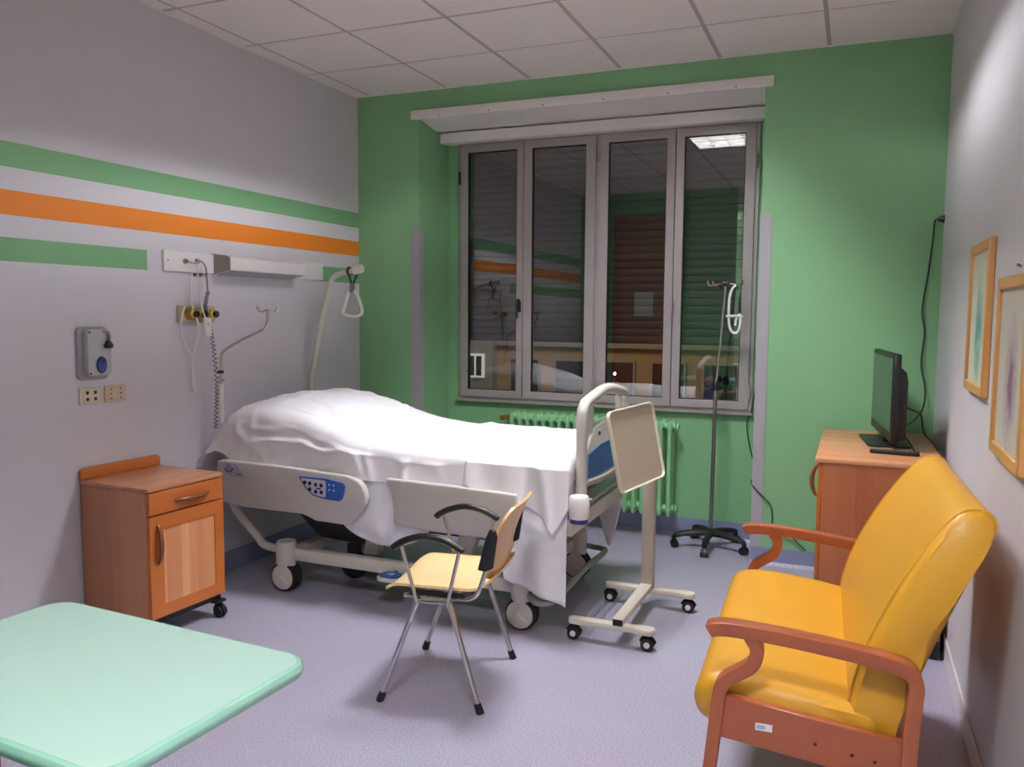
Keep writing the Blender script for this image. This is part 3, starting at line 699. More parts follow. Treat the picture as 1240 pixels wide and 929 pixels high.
# loose part of the sheet sagging between the two rails
vs = []; NA, NB = 44, 30
for i in range(NA):
    x = 0.90+0.50*i/(NA-1); u = i/(NA-1)
    bot = 0.415-0.095*math.sin(PI*min(1, max(0, u)))**0.8
    for j in range(NB):
        s = j/(NB-1); z = bot+(0.70-bot)*s
        belly = math.sin(PI*min(1, (1-s)*1.05))
        y = -1.595+0.02*s-0.0*belly+0.045*math.exp(-(s/0.16)**2)-0.008*math.sin(x*30+z*12)*(1-s)+0.012*math.exp(-((x-1.16-0.05*s)/0.03)**2)
        vs.append((x, y, z))
cloth(MB().add(vs, [(i*NB+j, (i+1)*NB+j, (i+1)*NB+j+1, i*NB+j+1) for i in range(NA-1) for j in range(NB-1)]), 'sagging_fold', sh)

# ================================================================== BEDSIDE CABINET (local frame, front = +x)
cb = thing('bedside_cabinet', 'orange brown wooden bedside cabinet on castors beside the bed head', 'cabinet', (0.243, -2.155, 0), math.radians(-3.1))
L_ = dict(local=True)
hw = 0.22; CZ0, CZ1 = 0.115, 0.715
bx((-hw, -hw, CZ0), (hw-0.018, hw, CZ1-0.02)).build('body', M_cabside, cb, bevel=0.002, seg=1, **L_)
MB().prism(rrect(2*hw+0.012, 2*hw+0.012, 0.02, 4), 'z', CZ1-0.02, CZ1).build('top', M_cabtop, cb, bevel=0.006, **L_)
bs = MB().prism([(-hw-0.004, CZ1)]+[(-hw+0.026-0.03*math.cos(a), CZ1+0.035+0.03*0-0.0+0.02*math.sin(a)) for a in (0, .5, 1.0, 1.57)]+[(hw-0.026+0.03*math.cos(a), CZ1+0.035+0.02*math.sin(a)) for a in (1.57, 1.0, .5, 0)]+[(hw+0.004, CZ1)], 'x', -hw-0.004, -hw+0.018)
bs.build('back_rail', M_caborange, cb, bevel=0.006, **L_)
dw = bx((hw-0.017, -hw+0.004, 0.590), (hw+0.002, hw-0.002, CZ1-0.024)).build('drawer', M_caborange, cb, bevel=0.002, seg=1, **L_)
def bow(a, b, axis_h, out, r=0.007):
    """bow handle from a to b bulging out along +x"""
    a, b = Vector(a), Vector(b); pts = []
    for k in range(11):
        t = k/10; p = a.lerp(b, t); p.x += out*math.sin(PI*t)**0.6; pts.append(p)
    return MB().tube(pts, [r*(0.8+0.9*math.sin(PI*k/10)) for k in range(11)], 10)
bow((hw+0.002, -0.075, 0.637), (hw+0.002, 0.125, 0.637), 'y', 0.024).build('handle', M_handle, dw, **L_)
# door: frame of four rails around a striped panel
dz0, dz1, dy0, dy1, fw = CZ0+0.002, 0.584, -hw+0.004, hw-0.002, 0.075
door = MB().box((hw-0.017, dy0, dz0), (hw+0.002, dy0+fw, dz1)).box((hw-0.017, dy1-0.055, dz0), (hw+0.002, dy1, dz1)).box((hw-0.017, dy0+fw, dz1-0.065), (hw+0.002, dy1-0.055, dz1)).box((hw-0.017, dy0+fw, dz0), (hw+0.002, dy1-0.055, dz0+0.055)).build('door', M_caborange, cb, **L_)
bx((hw-0.014, dy0+fw, dz0+0.055), (hw-0.003, dy1-0.055, dz1-0.065)).build('panel', M_cabpanel, door, smooth=0, **L_)
bow((hw+0.002, dy0+0.042, 0.545), (hw+0.002, dy0+0.042, 0.365), 'z', 0.024).build('handle', M_handle, door, **L_)
def castor(par, x, y, ztop, r=0.028, local=True, hood=M_black):
    mb = MB().cyl((x, y, ztop), (x, y, r*1.3), 0.008, 8)
    mb.tube([(x+0.035*math.cos(a), y-0.0, r+0.035*math.sin(a)) for a in [PI*k/8 for k in range(9)]], 0.010, 6)
    c = mb.build('castor', hood, par, local=local)
    for s in (-1, 1):
        MB().lathe([(0.008, -0.006), (r-0.003, -0.007), (r, -0.003), (r, 0.003), (r-0.003, 0.007), (0.008, 0.006)], (x, y+s*0.013, r), 'y', 16).build('wheel', M_rubber, c, local=local)
    return c
MB().box((-0.2, -0.2, 0.088), (0.21, 0.2, 0.114)).build('plinth', M_black, cb, **L_)
bx((0.10, 0.15, 0.075), (0.235, 0.215, 0.09)).build('castor_arm', M_black, cb, bevel=0.006, **L_)
for x, y in ((0.215, 0.19), (0.17, -0.17), (-0.17, 0.17), (-0.17, -0.17)): castor(cb, x, y, 0.09)

# ================================================================== VISITOR CHAIR (local: +x forward, +y its left = the viewer's side)
vc = thing('visitor_chair', 'pale plywood armchair with chrome legs and black arm pads at the bedside', 'chair', (1.815, -2.14, 0), math.atan2(-0.148, -0.989))
for s in (1, -1):
    lf = MB().tube([(0.197, s*0.255, 0.02), (0.056, s*0.232, 0.405)], 0.0105, 12).build('leg', M_chrome, vc, **L_)
    MB().tube([(0.203, s*0.256, 0.0), (0.190, s*0.2537, 0.036)], [0.016, 0.0145], 10).build('foot_cap', M_black, lf, **L_)
    lr = MB().tube([(-0.197, s*0.255, 0.02), (-0.072, s*0.232, 0.405)], 0.0105, 12).build('leg', M_chrome, vc, **L_)
    MB().tube([(-0.203, s*0.256, 0.0), (-0.190, s*0.2537, 0.036)], [0.016, 0.0145], 10).build('foot_cap', M_black, lr, **L_)
    MB().tube(smoothpath([(0.12, s*0.20, 0.410), (-0.10, s*0.20, 0.412), (-0.150, s*0.20, 0.420), (-0.178, s*0.202, 0.45), (-0.205, s*0.205, 0.53), (-0.222, s*0.207, 0.60), (-0.232, s*0.207, 0.66)], 5), 0.0095, 10).build('back_tube', M_chrome, vc, **L_)
    MB().tube([(0.060, s*0.236, 0.403), (-0.078, s*0.236, 0.408)], 0.010, 10).build('side_bar', M_chrome, vc, **L_)
    bx((0.10, s*0.2-0.012, 0.418), (-0.12, s*0.2+0.012, 0.432)).build('seat_rubber', M_black, vc, **L_)
    ar = MB().tube([(0.050, s*0.245, 0.395), (0.112, s*0.250, 0.612)], 0.0075, 10).tube([(-0.066, s*0.245, 0.395), (-0.118, s*0.250, 0.618)], 0.0075, 10).build('arm_support', M_chrome, vc, **L_)
    MB().tube(smoothpath([(0.150, s*0.250, 0.603), (0.135, s*0.250, 0.618), (0.09, s*0.250, 0.642), (0.02, s*0.250, 0.660), (-0.05, s*0.250, 0.652), (-0.105, s*0.250, 0.630), (-0.135, s*0.250, 0.612)], 4), [0.008]+[0.0135]*23+[0.008], 10).build('arm_pad', M_black, vc, **L_)
    MB().prism([(-0.176, 0.535), (-0.205, 0.530), (-0.236, 0.545), (-0.252, 0.665), (-0.246, 0.690), (-0.222, 0.694), (-0.206, 0.655)], 'y', s*0.207-0.010, s*0.207+0.010).build('back_clamp', M_black, vc, bevel=0.006, **L_)
for x in (0.055, -0.07): MB().cyl((x, -0.236, 0.404), (x, 0.236, 0.404), 0.009, 10).build('cross_bar', M_chrome, vc, **L_)
def shell(zf, xs_, hwf, thick, n=14):
    """bent plywood sheet: zf(x-param, y)->(x, z)"""
    top, bot = [], []
    m = len(xs_)
    for u in xs_:
        w = hwf(u)
        for j in range(n):
            y = w*(2*j/(n-1)-1)
            p, nrm = zf(u, y)
            top.append((p[0], y, p[1])); bot.append((p[0]-nrm[0]*thick, y, p[1]-nrm[1]*thick))
    k = m*n; fs = []
    for i in range(m-1):
        for j in range(n-1):
            a = i*n+j; fs += [(a, a+1, a+n+1, a+n), (k+a, k+a+n, k+a+n+1, k+a+1)]
    for i in range(m-1):
        fs += [(i*n, i*n+n, k+i*n+n, k+i*n), (i*n+n-1, k+i*n+n-1, k+i*n+2*n-1, i*n+2*n-1)]
    for j in range(n-1):
        fs += [(j, k+j, k+j+1, j+1), ((m-1)*n+j, (m-1)*n+j+1, k+(m-1)*n+j+1, k+(m-1)*n+j)]
    return MB().add(top+bot, fs)
def seatz(u, y):   # u 0 front .. 1 rear
    x = 0.215-0.445*u
    z = 0.438-0.030*max(0, (0.18-u)/0.18)**2+0.0*u+0.018*(abs(y)/0.2)**2.5+0.055*max(0, (u-0.80)/0.2)**2
    return (x, z), (0, 1)
us = [0, 0.01, 0.03, 0.06, 0.1, 0.15, 0.25, 0.4, 0.55, 0.7, 0.8, 0.86, 0.92, 0.96, 0.985, 1.0]
def seatw(u):
    r = 0.13
    w = 0.21
    if u < r: w -= 0.06*(1-math.sqrt(max(0, 1-((r-u)/r)**2)))
    if u > 0.9: w -= 0.05*(1-math.sqrt(max(0, 1-((u-0.9)/0.1)**2)))
    return w
shell(seatz, us, seatw, 0.011).build('seat', M_ply, vc, smooth=50, **L_)
def backz(u, y):  # u 0 bottom .. 1 top
    z = 0.485+0.285*u
    x = -0.190-0.075*u-0.020*u*u+0.012*math.sin(PI*u)-0.020*(1-(y/0.21)**2)
    return (x, z), (0.97, 0.24)
def backw(u):
    w = 0.205
    if u < 0.2: w -= 0.07*(1-math.sqrt(max(0, 1-((0.2-u)/0.2)**2)))
    if u > 0.72: w -= 0.07*(1-math.sqrt(max(0, 1-((u-0.72)/0.28)**2)))
    return w
shell(backz, us, backw, 0.011).build('backrest', M_plyback, vc, smooth=50, **L_)

# ================================================================== OVERBED TABLE
ot = thing('overbed_table', 'beige overbed table with its tray tilted upright at the bed foot', 'overbed table', (2.36, -1.25, 0))
for y, x0, x1 in ((-1.535, 2.15, 2.50), (-0.985, 2.17, 2.58)):
    MB().prism([(x0-0.03, y), (x0-0.02, y-0.022), (x0+0.05, y-0.026), (x1-0.08, y-0.022), (x1-0.03, y-0.032), (x1+0.015, y-0.028), (x1+0.03, y), (x1+0.015, y+0.028), (x1-0.03, y+0.032), (x1-0.08, y+0.022), (x0+0.05, y+0.026), (x0-0.02, y+0.022)], 'z', 0.072, 0.102).build('runner', M_trayrim, ot, bevel=0.007)
    for x in (x0, x1-0.005):
        c = MB().cyl((x, y, 0.074), (x, y, 0.05), 0.010, 8).tube([(x+0.033*math.cos(a), y, 0.030+0.033*math.sin(a)) for a in [0.2+(PI-0.4)*k/8 for k in range(9)]], 0.008, 6).build('castor', M_black, ot)
        for s in (-1, 1):
            MB().lathe([(0.007, -0.007), (0.027, -0.008), (0.030, -0.004), (0.030, 0.004), (0.027, 0.008), (0.007, 0.007)], (x, y+s*0.016, 0.030), 'y', 18).build('wheel', M_rubber, c)
        MB().lathe([(0.004, -0.003), (0.014, -0.002), (0.014, 0.002)], (x, y-0.0245, 0.030), 'y', 12).build('hub_cap', M_white, c)
MB().prism([(2.335, -1.555), (2.385, -1.555), (2.395, -0.985), (2.335, -0.985)], 'z', 0.096, 0.128).build('spine', M_trayrim, ot, bevel=0.004)
bx((2.338, -1.5585, 0.098), (2.383, -1.554, 0.126)).build('end_cap', M_black, ot, smooth=0)
bx((2.335, -1.020, 0.10), (2.395, -0.960, 0.73)).build('column', M_tray, ot, bevel=0.006)
bx((2.343, -1.012, 0.72), (2.387, -0.968, 0.86)).build('inner_column', M_tray, ot, bevel=0.005)
# tray: tilted plate with raised rim
A = Vector((2.310, -1.610, 1.056)); B = Vector((2.402, -1.190, 1.066)); D = Vector((2.384, -1.590, 0.728))
ex = (B-A); wT = ex.length+0.02; ex.normalize(); ez = (A-D); hT = ez.length+0.03; ez = (ez-ex*ez.dot(ex)).normalized(); en = ez.cross(ex); 
if en.x < 0: en = -en
cen = A+ex*(wT/2-0.01)-ez*(hT/2-0.015)
def tp(u, v, w): return cen+ex*u+ez*v+en*w
def tray_ring(w, h, r, off): return [tp(x, y, off) for x, y in rrect(w, h, r, 5)]
def loft(rings, cap0=True, cap1=True):
    n = len(rings[0]); vs = [v for r in rings for v in r]; fs = []
    for i in range(len(rings)-1):
        for j in range(n): fs.append((i*n+j, i*n+(j+1) % n, (i+1)*n+(j+1) % n, (i+1)*n+j))
    if cap0: fs.append(tuple(reversed(range(n))))
    if cap1: fs.append(tuple((len(rings)-1)*n+j for j in range(n)))
    return MB().add(vs, fs)
loft([tray_ring(wT-0.03, hT-0.03, 0.025, -0.012), tray_ring(wT-0.018, hT-0.018, 0.03, 0.0), tray_ring(wT-0.018, hT-0.018, 0.03, 0.004)]).build('tray', M_tray, ot)
loft([tray_ring(wT-0.022, hT-0.022, 0.028, -0.008), tray_ring(wT-0.004, hT-0.004, 0.033, -0.002), tray_ring(wT, hT, 0.035, 0.008), tray_ring(wT-0.004, hT-0.004, 0.033, 0.014), tray_ring(wT-0.014, hT-0.014, 0.029, 0.014), tray_ring(wT-0.020, hT-0.020, 0.027, 0.004)], False, False).build('tray_rim', M_trayrim, ot)
bc = tp(0.13, -0.05, -0.012); br = MB().tube([tuple(bc), (2.375, -1.03, bc.z), (2.365, -0.99, bc.z-0.02)], 0.022, 10); br.build('tilt_bracket', M_tray, ot)

# ================================================================== DRIP STAND
iv = thing('drip_stand', 'chrome drip stand on a black five star base below the window', 'drip stand', (2.49, 0.222, 0))
cx, cy = 2.49, 0.222
for k in range(5):
    a = -PI/2+2*PI*k/5; ca, sa = math.cos(a), math.sin(a)
    l = MB().tube([(cx, cy, 0.100), (cx+0.08*ca, cy+0.08*sa, 0.100), (cx+0.17*ca, cy+0.17*sa, 0.092), (cx+0.225*ca, cy+0.225*sa, 0.078), (cx+0.232*ca, cy+0.232*sa, 0.055)], [0.026, 0.024, 0.020, 0.018, 0.016], 8).build('base_leg', M_black, iv)
    px, py = cx+0.228*ca, cy+0.228*sa
    for s in (-1, 1):
        MB().tube([(px-sa*s*0.006, py+ca*s*0.006, 0.025), (px-sa*s*0.022, py+ca*s*0.022, 0.025)], 0.0255, 14).build('wheel', M_black, l)
MB().lathe([(0.03, 0.08), (0.036, 0.085), (0.034, 0.118), (0.018, 0.128)], (cx, cy, 0), n=16).build('hub', M_black, iv)
T1 = Vector((2.497, 0.222, 1.05)); T2 = Vector((2.540, 0.222, 1.68))
MB().tube([(cx, cy, 0.11), T1], 0.0125, 12).build('lower_pole', M_steel, iv)
MB().tube([T1-Vector((0, 0, 0.02)), T2], 0.0075, 10).build('upper_pole', M_chrome, iv)
k_ = MB().lathe([(0.018, -0.03), (0.020, -0.02), (0.020, 0.018), (0.014, 0.028)], T1, n=14).build('clamp', M_black, iv)
MB().tube([T1, T1+Vector((-0.03, -0.012, 0.006)), T1+Vector((-0.036, -0.014, 0.006)), T1+Vector((-0.058, -0.022, 0.006))], [0.007, 0.007, 0.022, 0.020], 10).build('knob', M_black, k_)
bx((T2.x-0.022, 0.20, 1.672), (T2.x+0.022, 0.244, 1.702)).build('hook_head', M_black, iv, bevel=0.005)
for sx, sy in ((-1, -0.25), (1, -0.25), (-0.75, 0.55), (0.75, 0.55)):
    b = Vector((T2.x, 0.222, 1.688)); d = Vector((sx, sy, 0)).normalized()
    MB().tube(smoothpath([b, b+d*0.05, b+d*0.085+Vector((0, 0, -0.012)), b+d*0.105+Vector((0, 0, -0.004)), b+d*0.11+Vector((0, 0, 0.022))], 3), 0.0045, 6).build('hook', M_chrome, iv)
cc = thing('looped_cable', 'white looped cable tied up on the drip stand hook', 'cable', (2.60, 0.20, 1.55))
lp_ = [(2.607, 0.196, 1.676), (2.590, 0.194, 1.665), (2.573, 0.192, 1.62), (2.568, 0.192, 1.54), (2.570, 0.192, 1.46), (2.580, 0.192, 1.41), (2.600, 0.192, 1.385), (2.625, 0.192, 1.392), (2.638, 0.192, 1.43), (2.640, 0.192, 1.48), (2.632, 0.194, 1.50), (2.615, 0.196, 1.47), (2.610, 0.196, 1.43)]
MB().tube(smoothpath(lp_, 5), 0.0085, 8).build('cable_loop', M_white, cc)
MB().tube(smoothpath([(2.555, 0.186, 1.488), (2.60, 0.183, 1.492), (2.65, 0.188, 1.487), (2.60, 0.204, 1.486), (2.555, 0.186, 1.488)], 5), 0.007, 8).build('cable_tie', M_white, cc)

# ================================================================== GREEN TABLE in the foreground
gt = thing('dining_table', 'mint green table top with rounded corners in the near left foreground', 'table', (1.815, -3.87, 0), math.radians(-3.2))
tw, td, TZ = 0.83, 0.53, 0.752
def tr(w, d, r, z): return [(x, y, z) for x, y in rrect(w, d, r, 7)]
loft([tr(tw-0.03, td-0.03, 0.055, TZ-0.030), tr(tw-0.008, td-0.008, 0.066, TZ-0.026), tr(tw, td, 0.07, TZ-0.017), tr(tw-0.002, td-0.002, 0.069, TZ-0.009), tr(tw-0.012, td-0.012, 0.064, TZ-0.002), tr(tw-0.026, td-0.026, 0.057, TZ)]).build('table_top', M_mintedge, gt, smooth=35, **L_)
loft([tr(tw-0.028, td-0.028, 0.056, TZ-0.004), tr(tw-0.028, td-0.028, 0.056, TZ+0.0006)]).build('laminate_surface', M_mint, gt, smooth=0, **L_)
for y in (-0.125, 0.125):
    bx((-0.155, y-0.024, 0.05), (-0.105, y+0.024, TZ-0.06)).build('leg', M_redwoodz, gt, bevel=0.006, **L_)
    bx((-0.36, y-0.024, 0.0), (0.12, y+0.024, 0.05)).build('foot', M_redwood, gt, bevel=0.008, **L_)
bx((-0.17, -0.16, TZ-0.06), (-0.09, 0.16, TZ-0.03)).build('top_rail', M_redwood, gt, **L_)
bx((-0.143, -0.10, 0.18), (-0.117, 0.10, 0.24)).build('stretcher', M_redwood, gt, **L_)

# ================================================================== YELLOW ARMCHAIR (local: -x is its front)
ac = thing('yellow_armchair', 'wide yellow vinyl armchair with red brown wooden arms against the right wall', 'armchair', (3.20, -2.265, 0), math.radians(2.0))
AW = 0.557                                  # half distance between the arm frames
def bentwood(path, w, t, n=5):
    """strip of wood: rectangular section swept along an x-z path; w across y, t in plane"""
    P = smoothpath([(x, 0, z) for x, z in path], n); vs = []; fs = []
    for i, p in enumerate(P):
        a = P[max(0, i-1)]; b = P[min(len(P)-1, i+1)]; d = (b-a).normalized(); nn = Vector((-d.z, 0, d.x))
        for sy, sn in ((-1, -1), (1, -1), (1, 1), (-1, 1)):
            vs.append((p.x+nn.x*sn*t/2, sy*w/2, p.z+nn.z*sn*t/2))
    for i in range(len(P)-1):
        for j in range(4): fs.append((i*4+j, i*4+(j+1) % 4, i*4+4+(j+1) % 4, i*4+4+j))
    fs += [(3, 2, 1, 0), tuple(len(P)*4-4+j for j in range(4))]
    return MB().add(vs, fs)
def taper(mb, tab): mb.v = [(x, y*interp(tab, z), z) for x, y, z in mb.v]; return mb
def shift(mb, dy): mb.v = [(x, y+dy, z) for x, y, z in mb.v]; return mb
for s in (-1, 1):
    yy = s*AW
    shift(bentwood([(-0.262, 0.640), (-0.245, 0.648), (-0.19, 0.652), (-0.05, 0.645), (0.10, 0.630), (0.20, 0.615), (0.238, 0.600), (0.252, 0.570), (0.250, 0.52), (0.243, 0.36), (0.25, 0.18), (0.275, 0.0)], 0.052, 0.036), yy).build('arm', M_redwood, ac, bevel=0.007, smooth=50, **L_)
    shift(bentwood([(-0.155, 0.640), (-0.138, 0.612), (-0.136, 0.585), (-0.150, 0.555), (-0.185, 0.528), (-0.212, 0.508), (-0.226, 0.485), (-0.232, 0.45), (-0.246, 0.30), (-0.262, 0.15), (-0.275, 0.0)], 0.046, 0.036), yy).build('front_leg', M_redwoodz, ac, bevel=0.006, smooth=50, **L_)
    si = MB().prism([(-0.230, 0.345), (-0.225, 0.468), (0.235, 0.415), (0.235, 0.295)], 'y', yy-0.013, yy+0.013).build('side_apron', M_redwood, ac, bevel=0.003, seg=1, **L_)
    for x, z in ((0.02, 0.372), (0.11, 0.36), (0.165, 0.352)):
        MB().cyl((x, yy+s*0.0115, z), (x, yy+s*0.0145, z), 0.0045, 8).build('screw_hole', M_black, si, **L_)
    if s < 0:
        bx((-0.133, yy-0.0145, 0.383), (-0.089, yy-0.0125, 0.403)).build('inventory_sticker', M_white, si, smooth=0, **L_)
        bx((-0.129, yy-0.0155, 0.388), (-0.108, yy-0.0140, 0.399)).build('sticker_print', plain('pale_blue_print', (150, 168, 200), 0.5), si, smooth=0, **L_)
bx((-0.235, -AW+0.02, 0.33), (-0.205, AW-0.02, 0.42)).build('front_apron', M_redwood, ac, **L_)
bx((0.215, -AW+0.02, 0.26), (0.240, AW-0.02, 0.36)).build('rear_apron', M_redwood, ac, **L_)
def cushion(prof_front, prof_back, y0, y1, rnd, puff, n=22, ny=34):
    """upholstered slab: closed x-z outline swept across y with rounded ends"""
    outline = prof_front+prof_back; m = len(outline)
    cxm = sum(p[0] for p in outline)/m; czm = sum(p[1] for p in outline)/m
    vs = []; rows = []
    L = y1-y0
    for k in range(ny):
        t = k/(ny-1); e = min(t, 1-t)*L
        y = y0+L*t
        sc = 1.0 if e > rnd else 1-(1-math.sqrt(max(0, 1-((rnd-e)/rnd)**2)))*0.0
        ins = 0 if e > rnd else rnd*(1-math.sqrt(max(0, 1-((rnd-e)/rnd)**2)))
        row = []
        for i, (x, z) in enumerate(outline):
            dx, dz = x-cxm, z-czm; l = math.hypot(dx, dz)
            f = max(0.05, (l-ins)/l)
            row.append((cxm+dx*f, y, czm+dz*f))
        vs += row
    fs = []
    for k in range(ny-1):
        for i in range(m): fs.append((k*m+i, k*m+(i+1) % m, (k+1)*m+(i+1) % m, (k+1)*m+i))
    fs += [tuple(reversed(range(m))), tuple((ny-1)*m+i for i in range(m))]
    return MB().add(vs, fs)
def dense(poly, n=4):
    P = smoothpath([(x, 0, z) for x, z in poly+[poly[0]]], n)[:-1]
    return [(p.x, p.z) for p in P]
seat_o = dense([(-0.235, 0.345), (-0.288, 0.375), (-0.305, 0.42), (-0.295, 0.462), (-0.255, 0.492), (-0.16, 0.500), (-0.02, 0.488), (0.10, 0.470), (0.18, 0.450), (0.19, 0.38), (0.16, 0.330), (-0.05, 0.338)])
cushion(seat_o, [], -AW+0.018, AW-0.018, 0.035, 0).build('seat_cushion', M_yellow, ac, smooth=60, **L_)
back_o = dense([(0.095, 0.365), (0.095, 0.43), (0.112, 0.54), (0.150, 0.66), (0.215, 0.80), (0.285, 0.915), (0.330, 0.975), (0.365, 1.000), (0.402, 1.002), (0.430, 0.978), (0.428, 0.935), (0.378, 0.83), (0.312, 0.68), (0.258, 0.54), (0.220, 0.43), (0.198, 0.355), (0.15, 0.345)])
taper(cushion(back_o, [], -0.53, 0.53, 0.032, 0), [(0.3, 1.0), (0.55, 1.0), (1.0, 0.865)]).build('back_cushion', M_yellow, ac, smooth=60, **L_)

for s in (-1, 1):
    MB().tube([(x*1.0, s*0.497*interp([(0.3, 1.0), (0.55, 1.0), (1.0, 0.865)], z), z) for x, z in back_o[4:40]], 0.0035, 6).build('back_seam', M_yellow, ac, **L_)

# ================================================================== SIDEBOARD
sbd = thing('sideboard', 'brown wooden sideboard in the corner carrying the television', 'sideboard', (3.42, -0.64, 0))
SX0, SX1, SY0, SY1, SZ = 3.165, 3.690, -1.15, -0.10, 0.858
bx((SX0+0.02, SY0+0.004, 0.085), (SX1, SY1, SZ-0.022)).build('body', M_sidebody, sbd, bevel=0.002, seg=1)
bx((SX0-0.012, SY0, SZ-0.022), (SX1+0.004, SY1+0.005, SZ)).build('top', M_sidetop, sbd, bevel=0.003)
for k in range(2):
    y0 = SY0+0.006+k*(SY1-SY0)/2; y1 = y0+(SY1-SY0)/2-0.012
    d = bx((SX0, y0, 0.09), (SX0+0.019, y1, SZ-0.027)).build('door', M_caborange, sbd, bevel=0.002, seg=1)
    hy = y0+0.10 if k == 0 else y1-0.10
    pts = [(SX0-0.028*math.sin(PI*i/10)**0.6, hy, 0.66+0.15*i/10) for i in range(11)]
    MB().tube(pts, [0.006+0.005*math.sin(PI*i/10) for i in range(11)], 8).build('handle', M_handle, d)
bx((SX0+0.05, SY0+0.012, 0.006), (SX1+0.002, SY1-0.02, 0.0855)).build('plinth', M_black, sbd, bevel=0.004)
for x in (SX0+0.1, SX1-0.05):
    for y in (SY0+0.06, SY1-0.06):
        bx((x-0.02, y-0.02, 0.0), (x+0.02, y+0.02, 0.007)).build('foot', M_black, sbd)

# ------------------------------------------------------------------ television
tv = thing('television', 'black flat television seen edge on standing on the sideboard', 'television', (3.455, -0.505, SZ), math.radians(6.0))
tz0, tz1, thw = 0.040, 0.462, 0.345
bx((-0.022, -thw, tz0), (0.012, thw, tz1)).build('casing', M_black, tv, bevel=0.008, **L_)
sc_m, N_, Lk, B_ = newmat('dark_glossy_screen'); B_.inputs['Base Color'].default_value = (0.012, 0.014, 0.013, 1); B_.inputs['Roughness'].default_value = 0.06
bx((-0.0235, -thw+0.022, tz0+0.05), (-0.0215, thw-0.022, tz1-0.022)).build('screen', sc_m, tv, smooth=0, **L_)
MB().prism([(0.010, tz0+0.01), (0.010, tz1-0.06), (0.038, tz1-0.085), (0.046, tz1-0.13), (0.046, tz0+0.02)], 'y', -thw+0.01, thw-0.07).build('rear_housing', M_black, tv, bevel=0.006, **L_)
bx((-0.012, -0.06, 0.008), (0.020, 0.06, 0.06)).build('neck', M_black, tv, bevel=0.004, **L_)
MB().prism(rrect(0.20, 0.40, 0.03, 4, 0.0, 0.0), 'z', 0.0, 0.012).build('stand_base', M_black, tv, bevel=0.004, **L_)
rc = thing('remote_control', 'black remote control lying in front of the television base', 'remote control', (3.487, -0.895, SZ), math.radians(-6))
MB().prism(rrect(0.21, 0.046, 0.012, 4), 'z', 0.0, 0.018).build('casing', M_black, rc, bevel=0.004, **L_)
for i in range(10):
    for j in range(3):
        if i < 9:
            MB().box((-0.09+i*0.0195, -0.0165+j*0.0125, 0.017), (-0.09+i*0.0195+0.011, -0.0165+j*0.0125+0.008, 0.0205)).build('button', plain('grey_button', (120, 122, 124), 0.5), rc, smooth=0, **L_)
def cable(name, pts, r, label, n=6, mat=None): 
    o = MB().tube(smoothpath(pts, n), r, 7).build(name, mat or M_wire_g); return tag(o, label, 'cable')
cable('power_cable', [(3.690, -0.018, 2.020), (3.672, -0.018, 2.010), (3.668, -0.016, 1.93), (3.655, -0.014, 1.75), (3.632, -0.014, 1.53), (3.650, -0.014, 1.407), (3.640, -0.014, 1.235), (3.666, -0.018, 1.095), (3.655, -0.06, 0.99), (3.60, -0.20, 0.935), (3.53, -0.36, 0.92)], 0.0045, 'dark power cable running up the corner from the television to the wall')
pg = thing('power_plug', 'black power plug high on the right wall in the corner', 'plug', (W, -0.03, 2.02))
MB().tube([(W, -0.03, 2.02), (W-0.018, -0.029, 2.02), (W-0.034, -0.022, 2.02)], [0.020, 0.016, 0.006], 12).build('plug_body', M_black, pg)
MB().lathe([(0.022, -0.003), (0.022, 0.003)], (W-0.003, -0.03, 2.02), 'x', 12).build('socket_ring', M_black, pg)
cable('aerial_cable', [(3.515, -0.66, 1.07), (3.57, -0.50, 1.03), (3.63, -0.30, 0.985), (3.650, -0.22, 0.90), (3.665, -0.25, 0.866), (3.680, -0.40, 0.8635), (3.684, -0.75, 0.8635), (3.683, -1.12, 0.8635)], 0.0045, 'dark aerial cable lying on the sideboard along the right wall')
cable('signal_cable', [(3.50, -0.64, 0.965), (3.535, -0.72, 0.925), (3.565, -0.80, 0.885), (3.575, -0.86, 0.864)], 0.004, 'short black cable hanging behind the television to the sideboard', mat=M_black)
cable('blind_cable', [(2.735, 0.435, 1.42), (2.722, 0.435, 1.30), (2.728, 0.435, 1.18), (2.712, 0.430, 0.98), (2.690, 0.425, 0.85), (2.672, 0.42, 0.77), (2.706, 0.42, 0.60), (2.752, 0.30, 0.52), (2.752, 0.05, 0.49), (2.78, -0.012, 0.46), (2.868, -0.014, 0.375), (2.884, -0.014, 0.31), (2.890, -0.016, 0.245), (2.93, -0.016, 0.205), (3.00, -0.016, 0.185), (3.04, -0.016, 0.150), (3.08, -0.016, 0.118)], 0.0038, 'thin dark cable hanging down the niche edge behind the drip stand')

